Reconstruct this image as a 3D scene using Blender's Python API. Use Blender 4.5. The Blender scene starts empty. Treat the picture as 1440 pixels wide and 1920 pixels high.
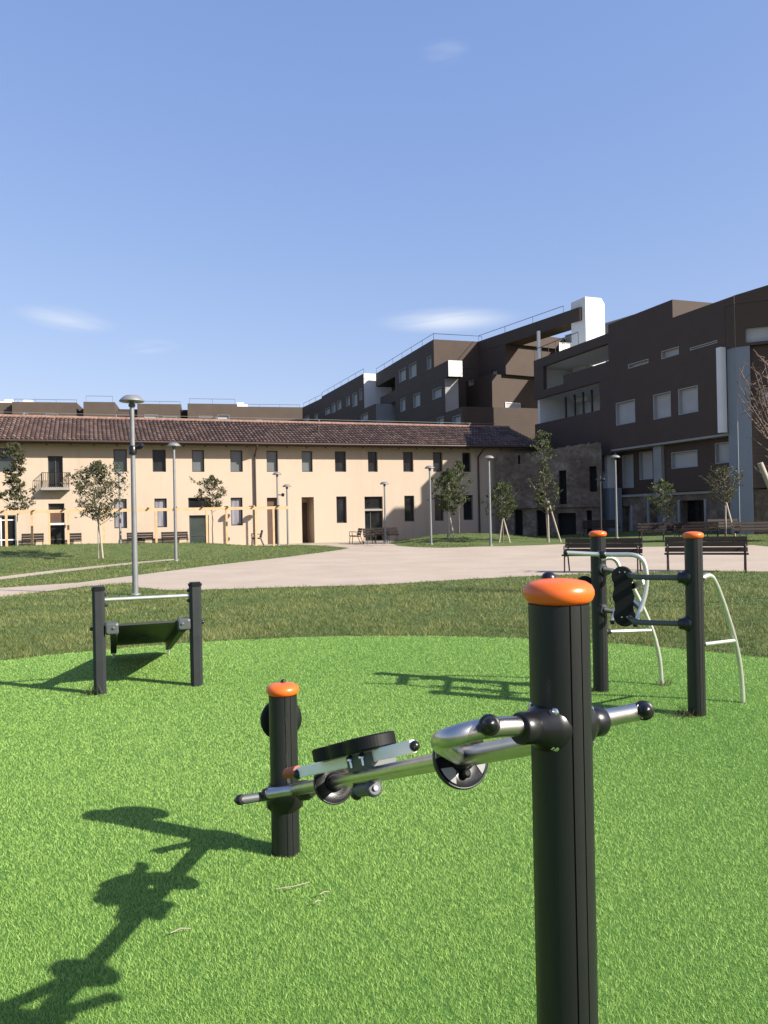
import bpy, math, random
import numpy as np
from mathutils import Vector, Matrix
random.seed(7); RNG = np.random.default_rng(11)
C = bpy.context.scene.collection
R = math.radians
V = Vector

# ------------------------------------------------------------------ camera model (used to measure the photo)
EYE = V((0, 0, 1.5)); FPX = 1480.0
ROLL = math.atan(0.0203); PITCH = math.atan(6/1480)
c_r = V((math.cos(ROLL), 0, -math.sin(ROLL)))
c_f = V((0, math.cos(PITCH), math.sin(PITCH)))
c_u = c_r.cross(c_f).normalized(); c_r = c_f.cross(c_u).normalized()
def ray(px, py): return c_f + c_r*((px-720)/FPX) - c_u*((py-960)/FPX)
def U(px, py, Y):
    d = ray(px, py); return EYE + d*(Y/d.y)
def G(px, py, z=0.0):
    d = ray(px, py); return EYE + d*((z-EYE.z)/d.z)

# ------------------------------------------------------------------ object helpers
def tag(o, label=None, cat=None, group=None, kind=None):
    if label: o['label'] = label
    if cat: o['category'] = cat
    if group: o['group'] = group
    if kind: o['kind'] = kind
    return o
def empty(name, loc, label, cat, group=None, rz=0.0):
    o = bpy.data.objects.new(name, None); C.objects.link(o)
    o.empty_display_size = .2; o.location = loc; o.rotation_euler = (0, 0, rz)
    return tag(o, label, cat, group)
def world_off(o):
    p = V((0, 0, 0))
    while o is not None: p += V(o.location); o = o.parent
    return p
class MB:
    def __init__(s): s.v = []; s.f = []; s.sm = []
    def add(s, vs, fs, smooth=False):
        b = len(s.v); s.v += [tuple(x) for x in vs]
        s.f += [tuple(i+b for i in f) for f in fs]; s.sm += [smooth]*len(fs)
        return s
    def build(s, name, mat, parent=None, local=False):
        me = bpy.data.meshes.new(name)
        off = V((0, 0, 0)) if (local or parent is None) else world_off(parent)
        me.from_pydata([(x-off.x, y-off.y, z-off.z) for x, y, z in s.v], [], s.f)
        me.polygons.foreach_set('use_smooth', s.sm); me.materials.append(mat); me.update()
        o = bpy.data.objects.new(name, me); C.objects.link(o)
        if parent is not None: o.parent = parent
        return o
    # oriented box : centre, half sizes, axes
    def obox(s, c, h, ax=None, bev=0.0):
        X, Y, Z = ax if ax else (V((1, 0, 0)), V((0, 1, 0)), V((0, 0, 1)))
        c = V(c)
        if bev <= 0:
            vs = [c+X*(h[0]*i)+Y*(h[1]*j)+Z*(h[2]*k) for i in (-1, 1) for j in (-1, 1) for k in (-1, 1)]
            fs = [(0, 1, 3, 2), (4, 6, 7, 5), (0, 4, 5, 1), (2, 3, 7, 6), (0, 2, 6, 4), (1, 5, 7, 3)]
            return s.add(vs, fs)
        # chamfered: octagonal section along the longest axis
        L = max(range(3), key=lambda i: h[i]); A = [X, Y, Z]; a, b, l = A[(L+1) % 3], A[(L+2) % 3], A[L]
        ha, hb, hl = h[(L+1) % 3], h[(L+2) % 3], h[L]
        pr = [(ha, hb-bev), (ha-bev, hb), (-ha+bev, hb), (-ha, hb-bev), (-ha, -hb+bev), (-ha+bev, -hb), (ha-bev, -hb), (ha, -hb+bev)]
        vs = []
        for e, k in ((-1, 1), (-1, 0), (1, 0), (1, 1)):
            q = bev if k else 0
            ll = hl if k else hl-bev
            for (p, r_) in pr:
                sp = (abs(p)-q)*math.copysign(1, p); sr = (abs(r_)-q)*math.copysign(1, r_)
                vs.append(c+l*(e*ll)+a*sp+b*sr)
        fs = []
        for i in range(3):
            for j in range(8):
                k = (j+1) % 8; fs.append((i*8+j, i*8+k, i*8+8+k, i*8+8+j))
        fs.append(tuple(range(7, -1, -1))); fs.append(tuple(range(24, 32)))
        return s.add(vs, fs)
    def bar(s, a, b, w, h, up=V((0, 0, 1)), bev=0.0):
        a, b = V(a), V(b); d = b-a; L = d.length; d = d/L
        sd = d.cross(up)
        if sd.length < 1e-4: sd = V((1, 0, 0))
        sd.normalize(); u2 = sd.cross(d).normalized()
        return s.obox((a+b)/2, (L/2, w/2, h/2), (d, sd, u2), bev)
    def tube(s, pts, r, seg=12, caps=True, smooth=True):
        pts = [V(p) for p in pts]; n = len(pts)
        rr = r if isinstance(r, (list, tuple)) else [r]*n
        T = []
        for i in range(n):
            if i == 0: t = pts[1]-pts[0]
            elif i == n-1: t = pts[-1]-pts[-2]
            else: t = (pts[i+1]-pts[i]).normalized()+(pts[i]-pts[i-1]).normalized()
            T.append(t.normalized())
        ref = V((0, 0, 1)) if abs(T[0].z) < .9 else V((1, 0, 0))
        a = T[0].cross(ref).normalized(); vs = []
        for i in range(n):
            a = (a-T[i]*a.dot(T[i])).normalized(); b = T[i].cross(a)
            for j in range(seg):
                t = 2*math.pi*j/seg; vs.append(pts[i]+(a*math.cos(t)+b*math.sin(t))*rr[i])
        fs = []
        for i in range(n-1):
            for j in range(seg):
                k = (j+1) % seg; fs.append((i*seg+j, i*seg+k, (i+1)*seg+k, (i+1)*seg+j))
        s.add(vs, fs, smooth)
        if caps: s.add(vs[:seg], [tuple(range(seg-1, -1, -1))]); s.add(vs[-seg:], [tuple(range(seg))])
        return s
    def lathe(s, c, prof, axis=V((0, 0, 1)), seg=24, smooth=True):
        c = V(c); ax = V(axis).normalized()
        ref = V((0, 0, 1)) if abs(ax.z) < .9 else V((1, 0, 0))
        a = ax.cross(ref).normalized(); b = ax.cross(a); vs = []; fs = []
        for (r, h) in prof:
            for j in range(seg):
                t = 2*math.pi*j/seg; vs.append(c+ax*h+(a*math.cos(t)+b*math.sin(t))*r)
        for i in range(len(prof)-1):
            for j in range(seg):
                k = (j+1) % seg; fs.append((i*seg+j, i*seg+k, (i+1)*seg+k, (i+1)*seg+j))
        s.add(vs, fs, smooth)
        if prof[0][0] > 1e-4: s.add(vs[:seg], [tuple(range(seg-1, -1, -1))])
        if prof[-1][0] > 1e-4: s.add(vs[-seg:], [tuple(range(seg))])
        return s
    def prism(s, poly, base, X, Y, Z, h):          # 2-D outline extruded along Z by h
        n = len(poly); base = V(base)
        vs = [base+X*p[0]+Y*p[1] for p in poly]+[base+X*p[0]+Y*p[1]+Z*h for p in poly]
        fs = [(i, (i+1) % n, n+(i+1) % n, n+i) for i in range(n)]
        fs += [tuple(range(n-1, -1, -1)), tuple(range(n, 2*n))]
        return s.add(vs, fs)
def fillet(pts, rad, n=6):
    pts = [V(p) for p in pts]; out = [pts[0]]
    for i in range(1, len(pts)-1):
        a, b, c = pts[i-1], pts[i], pts[i+1]
        r1 = min(rad, (a-b).length*.49); r2 = min(rad, (c-b).length*.49)
        p = b+(a-b).normalized()*r1; q = b+(c-b).normalized()*r2
        for k in range(n+1):
            t = k/n; out.append(p*(1-t)**2+b*(2*t*(1-t))+q*t*t)
    out.append(pts[-1]); return out
def ring_cyl(c, ax, r, h): return MB().lathe(c, [(r*.93, -h/2), (r, -h/2+h*.12), (r, h/2-h*.12), (r*.93, h/2)], ax)
def ball(m, c, r, ax=V((0, 0, 1)), fl=1.0):
    m.lathe(c, [(max(r*math.sin(math.pi*i/8), 0.0), -r*fl*math.cos(math.pi*i/8)) for i in range(9)], ax, 16); return m

# ------------------------------------------------------------------ materials
AF = .70      # base colours are set for the exposure used
def sc_(c): return tuple(x*AF for x in c)
def mat(name, col, rough=.7, metal=0.0, var=None, vscale=3.0, vdetail=6, bump=0.0, bscale=60.0, spec=.5, bdist=.01, sc=(1, 1, 1), coat=0, lo=.35, hi=.65):
    if metal < .5: col = sc_(col); var = sc_(var) if var else var
    m = bpy.data.materials.new(name); m.use_nodes = True; nt = m.node_tree; b = nt.nodes['Principled BSDF']
    b.inputs['Base Color'].default_value = (*col, 1); b.inputs['Roughness'].default_value = rough
    b.inputs['Metallic'].default_value = metal; b.inputs['Specular IOR Level'].default_value = spec
    if coat: b.inputs['Coat Weight'].default_value = coat
    tc = nt.nodes.new('ShaderNodeTexCoord'); mp = nt.nodes.new('ShaderNodeMapping'); mp.inputs['Scale'].default_value = sc
    nt.links.new(tc.outputs['Object'], mp.inputs['Vector'])
    if var:
        n = nt.nodes.new('ShaderNodeTexNoise'); n.inputs['Scale'].default_value = vscale; n.inputs['Detail'].default_value = vdetail
        n.inputs['Roughness'].default_value = .65
        nt.links.new(mp.outputs[0], n.inputs['Vector'])
        r = nt.nodes.new('ShaderNodeValToRGB'); r.color_ramp.elements[0].position = lo; r.color_ramp.elements[1].position = hi
        r.color_ramp.elements[0].color = (*col, 1); r.color_ramp.elements[1].color = (*var, 1)
        nt.links.new(n.outputs['Fac'], r.inputs[0]); nt.links.new(r.outputs[0], b.inputs['Base Color'])
    if bump:
        n2 = nt.nodes.new('ShaderNodeTexNoise'); n2.inputs['Scale'].default_value = bscale; n2.inputs['Detail'].default_value = 5
        nt.links.new(mp.outputs[0], n2.inputs['Vector'])
        bp = nt.nodes.new('ShaderNodeBump'); bp.inputs['Strength'].default_value = bump; bp.inputs['Distance'].default_value = bdist
        nt.links.new(n2.outputs['Fac'], bp.inputs['Height']); nt.links.new(bp.outputs[0], b.inputs['Normal'])
    return m
def add_noise_mix(m, col, scale, lo, hi, fac=1.0, detail=5):
    col = sc_(col)
    nt = m.node_tree; b = nt.nodes['Principled BSDF']; tc = [n for n in nt.nodes if n.type == 'TEX_COORD'][0]
    n = nt.nodes.new('ShaderNodeTexNoise'); n.inputs['Scale'].default_value = scale; n.inputs['Detail'].default_value = detail
    nt.links.new(tc.outputs['Object'], n.inputs['Vector'])
    mr = nt.nodes.new('ShaderNodeMapRange'); mr.inputs[1].default_value = lo; mr.inputs[2].default_value = hi; mr.inputs[4].default_value = fac
    nt.links.new(n.outputs['Fac'], mr.inputs[0])
    mx = nt.nodes.new('ShaderNodeMix'); mx.data_type = 'RGBA'
    nt.links.new(mr.outputs[0], mx.inputs[0])
    src = b.inputs['Base Color'].links[0].from_socket if b.inputs['Base Color'].links else None
    if src: nt.links.new(src, mx.inputs[6])
    else: mx.inputs[6].default_value = b.inputs['Base Color'].default_value
    mx.inputs[7].default_value = (*col, 1); nt.links.new(mx.outputs[2], b.inputs['Base Color'])
    return m
M = {}
M['turf_base'] = mat('turf_base', (.07, .19, .02), .9, var=(.10, .24, .03), vscale=40, bump=.6, bscale=200)
M['lawn'] = mat('lawn', (.085, .135, .026), .95, var=(.145, .19, .04), vscale=1.1, bump=1.0, bscale=14, bdist=.05)
add_noise_mix(M['lawn'], (.21, .17, .085), 3.5, .56, .72, .6)
M['path'] = mat('path_gravel', (.50, .40, .31), .95, var=(.59, .485, .38), vscale=.5, bump=.5, bscale=90, bdist=.01)
add_noise_mix(M['path'], (.39, .31, .24), 45, .5, .75, .55)
add_noise_mix(M['path'], (.64, .55, .45), 8, .58, .75, .5)
M['paving'] = mat('paving', (.42, .35, .27), .9, var=(.48, .41, .32), vscale=2, bump=.3, bscale=40)
M['plaster'] = mat('cream_plaster', (.615, .49, .37), .92, var=(.655, .525, .40), vscale=.35, bump=.25, bscale=25, bdist=.006)
add_noise_mix(M['plaster'], (.55, .44, .33), 1.3, .55, .8, .35)
def streaks(m, col, fac):
    col = sc_(col)
    nt = m.node_tree; b = nt.nodes['Principled BSDF']; tc = [n for n in nt.nodes if n.type == 'TEX_COORD'][0]
    mp = nt.nodes.new('ShaderNodeMapping'); mp.inputs['Scale'].default_value = (1.6, 1.6, .12); n = nt.nodes.new('ShaderNodeTexNoise'); n.inputs['Scale'].default_value = 1.5; n.inputs['Detail'].default_value = 8; n.inputs['Roughness'].default_value = .7
    nt.links.new(tc.outputs['Object'], mp.inputs[0]); nt.links.new(mp.outputs[0], n.inputs['Vector'])
    mr = nt.nodes.new('ShaderNodeMapRange'); mr.inputs[1].default_value = .52; mr.inputs[2].default_value = .75; mr.inputs[4].default_value = fac; nt.links.new(n.outputs['Fac'], mr.inputs[0])
    mx = nt.nodes.new('ShaderNodeMix'); mx.data_type = 'RGBA'; nt.links.new(mr.outputs[0], mx.inputs[0]); nt.links.new(b.inputs['Base Color'].links[0].from_socket, mx.inputs[6]); mx.inputs[7].default_value = (*col, 1); nt.links.new(mx.outputs[2], b.inputs['Base Color'])
streaks(M['plaster'], (.47, .38, .28), .45)
M['wood'] = mat('pale_timber', (.68, .41, .21), .7, var=(.78, .52, .30), vscale=3, bump=.2)
M['darkwood'] = mat('dark_eave_timber', (.10, .065, .045), .8, var=(.07, .05, .035))
M['doorwood'] = mat('brown_door', (.10, .05, .03), .6, var=(.13, .07, .04))
M['gutter'] = mat('copper_gutter', (.10, .065, .05), .5, metal=.4)
M['frame'] = mat('window_frame_grey', (.05, .052, .052), .5)
M['glass'] = mat('dark_glass', (.010, .011, .012), .08, spec=.22, var=(.03, .034, .036), vscale=1.2)
M['glass_gray'] = mat('shaded_glass', (.13, .145, .15), .25, spec=.6, var=(.17, .185, .19), vscale=.8)
M['glass_green'] = mat('green_glass', (.035, .05, .045), .12, spec=.6, var=(.06, .08, .07), vscale=1.0)
M['curtain'] = mat('curtained_glass', (.20, .19, .22), .3, var=(.38, .37, .42), vscale=3, sc=(3, 3, .3))
M['white'] = mat('white_render', (.95, .94, .91), .8, var=(.88, .87, .84), vscale=.6)
M['offwhite'] = mat('beige_render', (.44, .39, .33), .85, var=(.39, .35, .29), vscale=.6)
M['shutter'] = None
M['panelgrey'] = mat('bluish_panel', (.27, .30, .335), .6, var=(.25, .28, .315), vscale=.7)
M['concrete'] = mat('light_concrete', (.40, .40, .39), .8, var=(.33, .33, .32), vscale=.8)
M['railing'] = mat('railing_metal', (.07, .07, .07), .5, metal=.3)
M['galv'] = mat('galvanised', (.27, .275, .275), .5, metal=.35, var=(.33, .335, .335), vscale=4)
M['lampdark'] = mat('lamp_underside', (.12, .12, .12), .5)
M['post'] = mat('black_powder_coat', (.011, .012, .012), .45, spec=.45, var=(.017, .019, .018), vscale=5, sc=(1, 1, .25), bump=.08, bscale=220, bdist=.002)
M['postgrey'] = mat('charcoal_powder_coat', (.022, .025, .027), .55, spec=.5, var=(.03, .034, .036), vscale=6)
M['black'] = mat('black_plastic', (.010, .010, .011), .32, spec=.5, bump=.05, bscale=90, bdist=.002)
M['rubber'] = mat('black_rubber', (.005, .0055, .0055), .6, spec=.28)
M['orange'] = mat('orange_plastic', (1.1, .20, .025), .33, spec=.5, var=(1.0, .175, .022), vscale=12, bump=.06, bscale=60, bdist=.003)
M['steel'] = mat('brushed_steel', (.56, .54, .50), .30, metal=1.0, var=(.48, .465, .43), vscale=14, bump=.05, bscale=120, bdist=.002)
M['satin'] = mat('satin_steel', (.74, .72, .64), .40, metal=.8, var=(.66, .64, .57), vscale=9)
M['greysteel'] = mat('grey_painted_tube', (.12, .13, .13), .55, metal=.3)
M['steelbright'] = mat('bright_bolt', (.75, .75, .74), .18, metal=1.0)
M['alu'] = mat('white_anodised_lever', (1.3, 1.25, 1.15), .4, metal=.0, spec=.6)  # steel lever, its bright glare put into a white base colour
M['redend'] = mat('red_grip', (.45, .07, .02), .45)
M['benchwood'] = mat('bench_slat', (.024, .016, .013), .75, var=(.036, .025, .019), vscale=6, sc=(.3, 3, 3), spec=.25)
M['benchmetal'] = mat('bench_metal', (.045, .032, .028), .45, metal=.3)
M['bark'] = mat('bark', (.16, .13, .10), .9, var=(.24, .20, .16), vscale=20, bump=.4, bscale=50)
M['limewash'] = mat('limewashed_bark', (.60, .55, .46), .9, var=(.45, .40, .33), vscale=15)
M['stake'] = mat('stake_timber', (.55, .47, .36), .8, var=(.44, .37, .28), vscale=12)
M['twig'] = mat('twig', (.22, .15, .12), .9)
def leafmat(name, a, b, tl=.3):
    m = mat(name, a, .55, spec=.3); a = sc_(a); b = sc_(b); nt = m.node_tree; bs = nt.nodes['Principled BSDF']
    at = nt.nodes.new('ShaderNodeAttribute'); at.attribute_name = 'tint'
    mx = nt.nodes.new('ShaderNodeMix'); mx.data_type = 'RGBA'; mx.inputs[6].default_value = (*a, 1); mx.inputs[7].default_value = (*b, 1)
    nt.links.new(at.outputs['Fac'], mx.inputs[0]); nt.links.new(mx.outputs[2], bs.inputs['Base Color'])
    tr = nt.nodes.new('ShaderNodeBsdfTranslucent'); nt.links.new(mx.outputs[2], tr.inputs[0])
    ms = nt.nodes.new('ShaderNodeMixShader'); ms.inputs[0].default_value = tl
    out = nt.nodes['Material Output']; nt.links.new(bs.outputs[0], ms.inputs[1]); nt.links.new(tr.outputs[0], ms.inputs[2]); nt.links.new(ms.outputs[0], out.inputs[0])
    return m
M['leaf'] = leafmat('leaf_olive', (.055, .060, .027), (.16, .165, .07))
M['leaf2'] = leafmat('leaf_green', (.05, .075, .022), (.15, .18, .065))
M['turf'] = leafmat('turf_blade', (.155, .37, .042), (.80, 1.08, .31), .27)
M['grass'] = leafmat('grass_blade', (.085, .15, .024), (.42, .43, .16))
# dark cladding with fine horizontal boards
def cladding(name, col):
    m = mat(name, col, .75, var=tuple(c*.86 for c in col), vscale=.8); nt = m.node_tree; b = nt.nodes['Principled BSDF']
    tc = [n for n in nt.nodes if n.type == 'TEX_COORD'][0]
    w = nt.nodes.new('ShaderNodeTexWave'); w.bands_direction = 'Z'; w.inputs['Scale'].default_value = 1.6; w.wave_profile = 'SAW'
    nt.links.new(tc.outputs['Object'], w.inputs['Vector'])
    bp = nt.nodes.new('ShaderNodeBump'); bp.inputs['Strength'].default_value = .6; bp.inputs['Distance'].default_value = .02
    nt.links.new(w.outputs['Fac'], bp.inputs['Height']); nt.links.new(bp.outputs[0], b.inputs['Normal'])
    return m
M['shutterframe'] = mat('shutter_frame', (.42, .42, .415), .7)
M['shutter'] = cladding('grey_shutter', (.56, .56, .56))
M['shutter'].node_tree.nodes['Wave Texture'].inputs['Scale'].default_value = 3.2
M['clad'] = cladding('brown_cladding', (.086, .054, .038))
M['cladfar'] = cladding('brown_cladding_weathered', (.125, .088, .067))  # paler brown, used on the far wing's front walls
def tile_mat():
    m = mat('clay_tile', (.20, .085, .06), .85); nt = m.node_tree; b = nt.nodes['Principled BSDF']
    tc = [n for n in nt.nodes if n.type == 'TEX_COORD'][0]
    at = nt.nodes.new('ShaderNodeAttribute'); at.attribute_name = 'tint'
    r = nt.nodes.new('ShaderNodeValToRGB'); e = r.color_ramp.elements
    e[0].color = (.062, .037, .029, 1); e[1].color = (.175, .115, .090, 1)
    q = r.color_ramp.elements.new(.55); q.color = (.118, .068, .050, 1)
    n = nt.nodes.new('ShaderNodeTexNoise'); n.inputs['Scale'].default_value = .7; n.inputs['Detail'].default_value = 6
    nt.links.new(tc.outputs['Object'], n.inputs['Vector'])
    nt.links.new(at.outputs['Fac'], r.inputs[0])
    mx = nt.nodes.new('ShaderNodeMix'); mx.data_type = 'RGBA'; mx.blend_type = 'MULTIPLY'; mx.inputs[0].default_value = .8
    r2 = nt.nodes.new('ShaderNodeValToRGB'); r2.color_ramp.elements[0].position = .35; r2.color_ramp.elements[1].position = .65
    r2.color_ramp.elements[0].color = (.68, .66, .66, 1); r2.color_ramp.elements[1].color = (1, .98, .95, 1)
    nt.links.new(n.outputs['Fac'], r2.inputs[0]); nt.links.new(r.outputs[0], mx.inputs[6]); nt.links.new(r2.outputs[0], mx.inputs[7])
    nt.links.new(mx.outputs[2], b.inputs['Base Color']); return m
M['tile'] = tile_mat()
def stone_mat():
    m = mat('rubble_stone', (.22, .18, .14), .95); nt = m.node_tree; b = nt.nodes['Principled BSDF']
    tc = [n for n in nt.nodes if n.type == 'TEX_COORD'][0]
    vo = nt.nodes.new('ShaderNodeTexVoronoi'); vo.inputs['Scale'].default_value = 4.5
    nz = nt.nodes.new('ShaderNodeTexNoise'); nz.inputs['Scale'].default_value = .9; nz.inputs['Detail'].default_value = 8; nz.inputs['Roughness'].default_value = .7
    nt.links.new(tc.outputs['Object'], vo.inputs['Vector']); nt.links.new(tc.outputs['Object'], nz.inputs['Vector'])
    r = nt.nodes.new('ShaderNodeValToRGB'); e = r.color_ramp.elements
    e[0].position = .3; e[0].color = (.09, .06, .045, 1); e[1].position = .68; e[1].color = (.27, .245, .205, 1)
    q = r.color_ramp.elements.new(.5); q.color = (.165, .125, .095, 1)
    nt.links.new(nz.outputs['Fac'], r.inputs[0])
    mx = nt.nodes.new('ShaderNodeMix'); mx.data_type = 'RGBA'; mx.blend_type = 'MULTIPLY'; mx.inputs[0].default_value = .6
    r3 = nt.nodes.new('ShaderNodeValToRGB'); r3.color_ramp.elements[0].color = (.6, .55, .5, 1)
    nt.links.new(vo.outputs['Color'], r3.inputs[0])
    nt.links.new(r.outputs[0], mx.inputs[6]); nt.links.new(r3.outputs[0], mx.inputs[7]); nt.links.new(mx.outputs[2], b.inputs['Base Color'])
    bp = nt.nodes.new('ShaderNodeBump'); bp.inputs['Strength'].default_value = .9; bp.inputs['Distance'].default_value = .06
    nt.links.new(vo.outputs['Distance'], bp.inputs['Height']); nt.links.new(bp.outputs[0], b.inputs['Normal']); return m
M['stone'] = stone_mat()

# ------------------------------------------------------------------ terrain
def ss(t): t = np.clip(t, 0, 1); return t*t*(3-2*t)
TC = (-.60, 3.98); TR = 5.83
def gz(x, y):
    x = np.asarray(x, float); y = np.asarray(y, float)
    h = .42*np.exp(-((x+12.0)/7.0)**2/2)*np.exp(-((y-36.2)/2.2)**2/2)
    h = h*(1-ss((x+8.5)/5.2))
    h = h+.20*np.exp(-((x+21.0)/5.0)**2/2)*np.exp(-((y-34.5)/2.0)**2/2)
    h = h+.43*ss((x-.2)/3.3)*(1-.72*ss((x-5)/4))*np.exp(-((y-42.6)/2.5)**2/2)
    h = h+.24*ss((x-8)/8)*ss((y-31.0)/5)*(1-ss((x-30)/8))*(1-ss((y-60)/8))
    h = h-.03*np.exp(-((x-2)/9)**2/2)*np.exp(-((y-11.8)/.8)**2/2)
    return h
def gzf(x, y): return float(gz(x, y))
xs = np.concatenate([[-900, -300, -120, -70], np.arange(-45, 45.01, .5), [70, 120, 300, 900]])
ys = np.concatenate([[-300, -60, -10], np.arange(-4, 60.01, .5), [80, 130, 300, 900]])
XX, YY = np.meshgrid(xs, ys); ZZ = gz(XX, YY)
nv = [tuple(p) for p in np.stack([XX.ravel(), YY.ravel(), ZZ.ravel()], 1)]
nx = len(xs); fsg = [(j*nx+i, j*nx+i+1, (j+1)*nx+i+1, (j+1)*nx+i) for j in range(len(ys)-1) for i in range(nx-1)]
tag(MB().add(nv, fsg, True).build('ground', M['lawn']), kind='structure')
# turf disc
tv = [(TC[0], TC[1], .004)]+[(TC[0]+TR*math.cos(2*math.pi*i/96), TC[1]+TR*math.sin(2*math.pi*i/96), .004) for i in range(96)]
tag(MB().add(tv, [(0, 1+i, 1+(i+1) % 96) for i in range(96)]).build('artificial_turf', M['turf_base']), kind='structure')
# paths
plaza_px = [(0, 1120), (87, 1109), (160, 1100), (215, 1095), (248, 1093), (262, 1102), (311, 1107), (389, 1106), (486, 1103), (590, 1100), (700, 1097.5), (803, 1091), (905, 1085), (1008, 1080),
            (1111, 1076), (1214, 1073), (1330, 1071.5), (1440, 1072), (1900, 1084), (1900, 1040), (1600, 1031), (1440, 1025), (1386, 1020), (1300, 1015.5), (1214, 1013), (1120, 1013.5), (1036, 1015), (958, 1017.5), (919, 1020.5), (880, 1026), (830, 1027.5), (773, 1026),
            (760, 1023.5), (740, 1019.5), (733, 1015.6), (690, 1016.6), (655, 1017.2), (600, 1018.4), (565, 1019.2), (560, 1021.5), (610, 1023.5), (656, 1027.5), (640, 1031), (590, 1038), (535, 1045), (437, 1056), (385, 1062), (340, 1068), (262, 1078), (248, 1080), (146, 1093), (70, 1098), (0, 1103), (-400, 1131), (-400, 1152)]
strip_px = [(335, 1049.8), (243, 1058.5), (97, 1075), (0, 1087.5), (-400, 1130), (-400, 1120), (0, 1081.7), (97, 1070), (243, 1055.2), (335, 1047.3)]
def poly_sheet(pxs, z):
    return [G(x, y) + V((0, 0, z)) for x, y in pxs]
plaza = poly_sheet(plaza_px, .006); strip = poly_sheet(strip_px, .006)
tag(MB().add(plaza, [tuple(range(len(plaza)))[::-1]]).build('plaza_path', M['path']), kind='structure')
tag(MB().add(strip, [tuple(range(len(strip)))[::-1]]).build('garden_path', M['path']), kind='structure')

# ------------------------------------------------------------------ facade frames
class Fr:
    def __init__(s, P, T):
        s.P = V((P[0], P[1], 0)); t = V((T[0], T[1], 0)); s.t = t.normalized(); s.n = V((s.t.y, -s.t.x, 0))
    def hit(s, px, py, m=0.0):
        d = ray(px, py); o = s.P+s.n*m
        k = (o-EYE).dot(s.n)/d.dot(s.n); p = EYE+d*k
        return (p-o).dot(s.t), p.z
    def w(s, a, z, m=0.0): return s.P+s.t*a+s.n*m+V((0, 0, z))
    def rect(s, r, m=0.0):
        x0, x1, y0, y1 = r; xc, yc = (x0+x1)/2, (y0+y1)/2
        return (s.hit(x0, yc, m)[0], s.hit(x1, yc, m)[0], s.hit(xc, y1, m)[1], s.hit(xc, y0, m)[1])
    def box(s, mb, s0, s1, z0, z1, m0, m1, bev=0):
        return mb.obox(s.w((s0+s1)/2, (z0+z1)/2, (m0+m1)/2), ((s1-s0)/2, (m1-m0)/2, (z1-z0)/2), (s.t, s.n, V((0, 0, 1))), bev)
    def wall(s, mb, s0, s1, z0, z1, holes, dep, m=0.0):
        S = sorted({s0, s1, *[min(max(v, s0), s1) for h in holes for v in h[:2]]}); Z = sorted({z0, z1, *[min(max(v, z0), z1) for h in holes for v in h[2:4]]})
        for i in range(len(S)-1):
            for j in range(len(Z)-1):
                a, b, c, d = S[i], S[i+1], Z[j], Z[j+1]
                if any(h[0]-1e-6 <= a and b <= h[1]+1e-6 and h[2]-1e-6 <= c and d <= h[3]+1e-6 for h in holes): continue
                mb.add([s.w(a, c, m), s.w(b, c, m), s.w(b, d, m), s.w(a, d, m)], [(0, 1, 2, 3)])
        for h in holes:
            a, b, c, d = h[:4]
            for (p, q) in (((a, c), (a, d)), ((a, d), (b, d)), ((b, d), (b, c)), ((b, c), (a, c))):
                mb.add([s.w(*p, m), s.w(*q, m), s.w(*q, m-dep), s.w(*p, m-dep)], [(0, 1, 2, 3)])
def window(fr, h, parent, fm, pm, m=-.12, ft=.06, name='window', pane='pane', mull=(), trans=(), liner=0.0):
    a, b, c, d = h; mb = MB()
    mo = m+.05 if not liner else liner
    fr.box(mb, a, a+ft, c, d, m, mo); fr.box(mb, b-ft, b, c, d, m, mo)
    fr.box(mb, a+ft, b-ft, c, c+ft, m, mo-.002); fr.box(mb, a+ft, b-ft, d-ft, d, m, mo-.002)
    for x in mull: fr.box(mb, a+(b-a)*x-.03, a+(b-a)*x+.03, c+ft, d-ft, m, m+.045)
    for z in trans: fr.box(mb, a+ft, b-ft, c+(d-c)*z-.03, c+(d-c)*z+.03, m, m+.04)
    w = mb.build(name, fm, parent)
    p = MB(); fr.box(p, a+ft*.5, b-ft*.5, c+ft*.5, d-ft*.5, m-.03, m+.01); p.build(pane, pm, w)
    return w

# ------------------------------------------------------------------ farmhouse
FH = Fr((-4.26, 45.0), (.937, .348))
fh = empty('farmhouse', (-4.26, 45.0, 0), 'long cream plastered farmhouse with a brown clay tile roof and two rows of windows', 'house')
sL = FH.hit(-260, 900)[0]; sR = FH.hit(1006, 900)[0]
zE = 5.62     # wall top
up_w = [(-8, 28, 841, 886), (213, 238, 841, 884.3), (286, 311, 842, 884.3), (360, 383, 843, 884.5), (432, 455, 844, 884.5), (500, 521, 845, 884.5), (566, 586, 846, 884.5),
        (628, 649, 846.5, 884.6), (690, 708, 847, 885), (756, 775, 847.5, 885), (812, 830, 848, 885), (867, 883, 849, 885)]
up_k = ['glass_green', 'glass_green', 'glass', 'glass_gray', 'glass_gray', 'glass_gray', 'glass_gray', 'glass', 'glass', 'glass', 'glass', 'glass']
lo_w = [(214, 238, 935, 990), (290, 313, 934, 988.5), (433, 455, 933, 986), (631, 650, 930.5, 981), (758.5, 777, 929.5, 978), (815, 832, 930, 976), (869, 887, 928, 975)]
lo_k = ['curtain', 'curtain', 'curtain', 'glass', 'glass', 'glass', 'glass']
holes = []; H1 = [FH.rect(r) for r in up_w]; H2 = [FH.rect(r) for r in lo_w]
zt = sum(h[3] for h in H1)/len(H1); zb = sum(h[2] for h in H1)/len(H1); H1 = [(h[0], h[1], zb, zt) for h in H1]
zt = sum(h[3] for h in H2)/len(H2); zb = sum(h[2] for h in H2)/len(H2); H2 = [(h[0], h[1], zb, zt) for h in H2]
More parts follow.
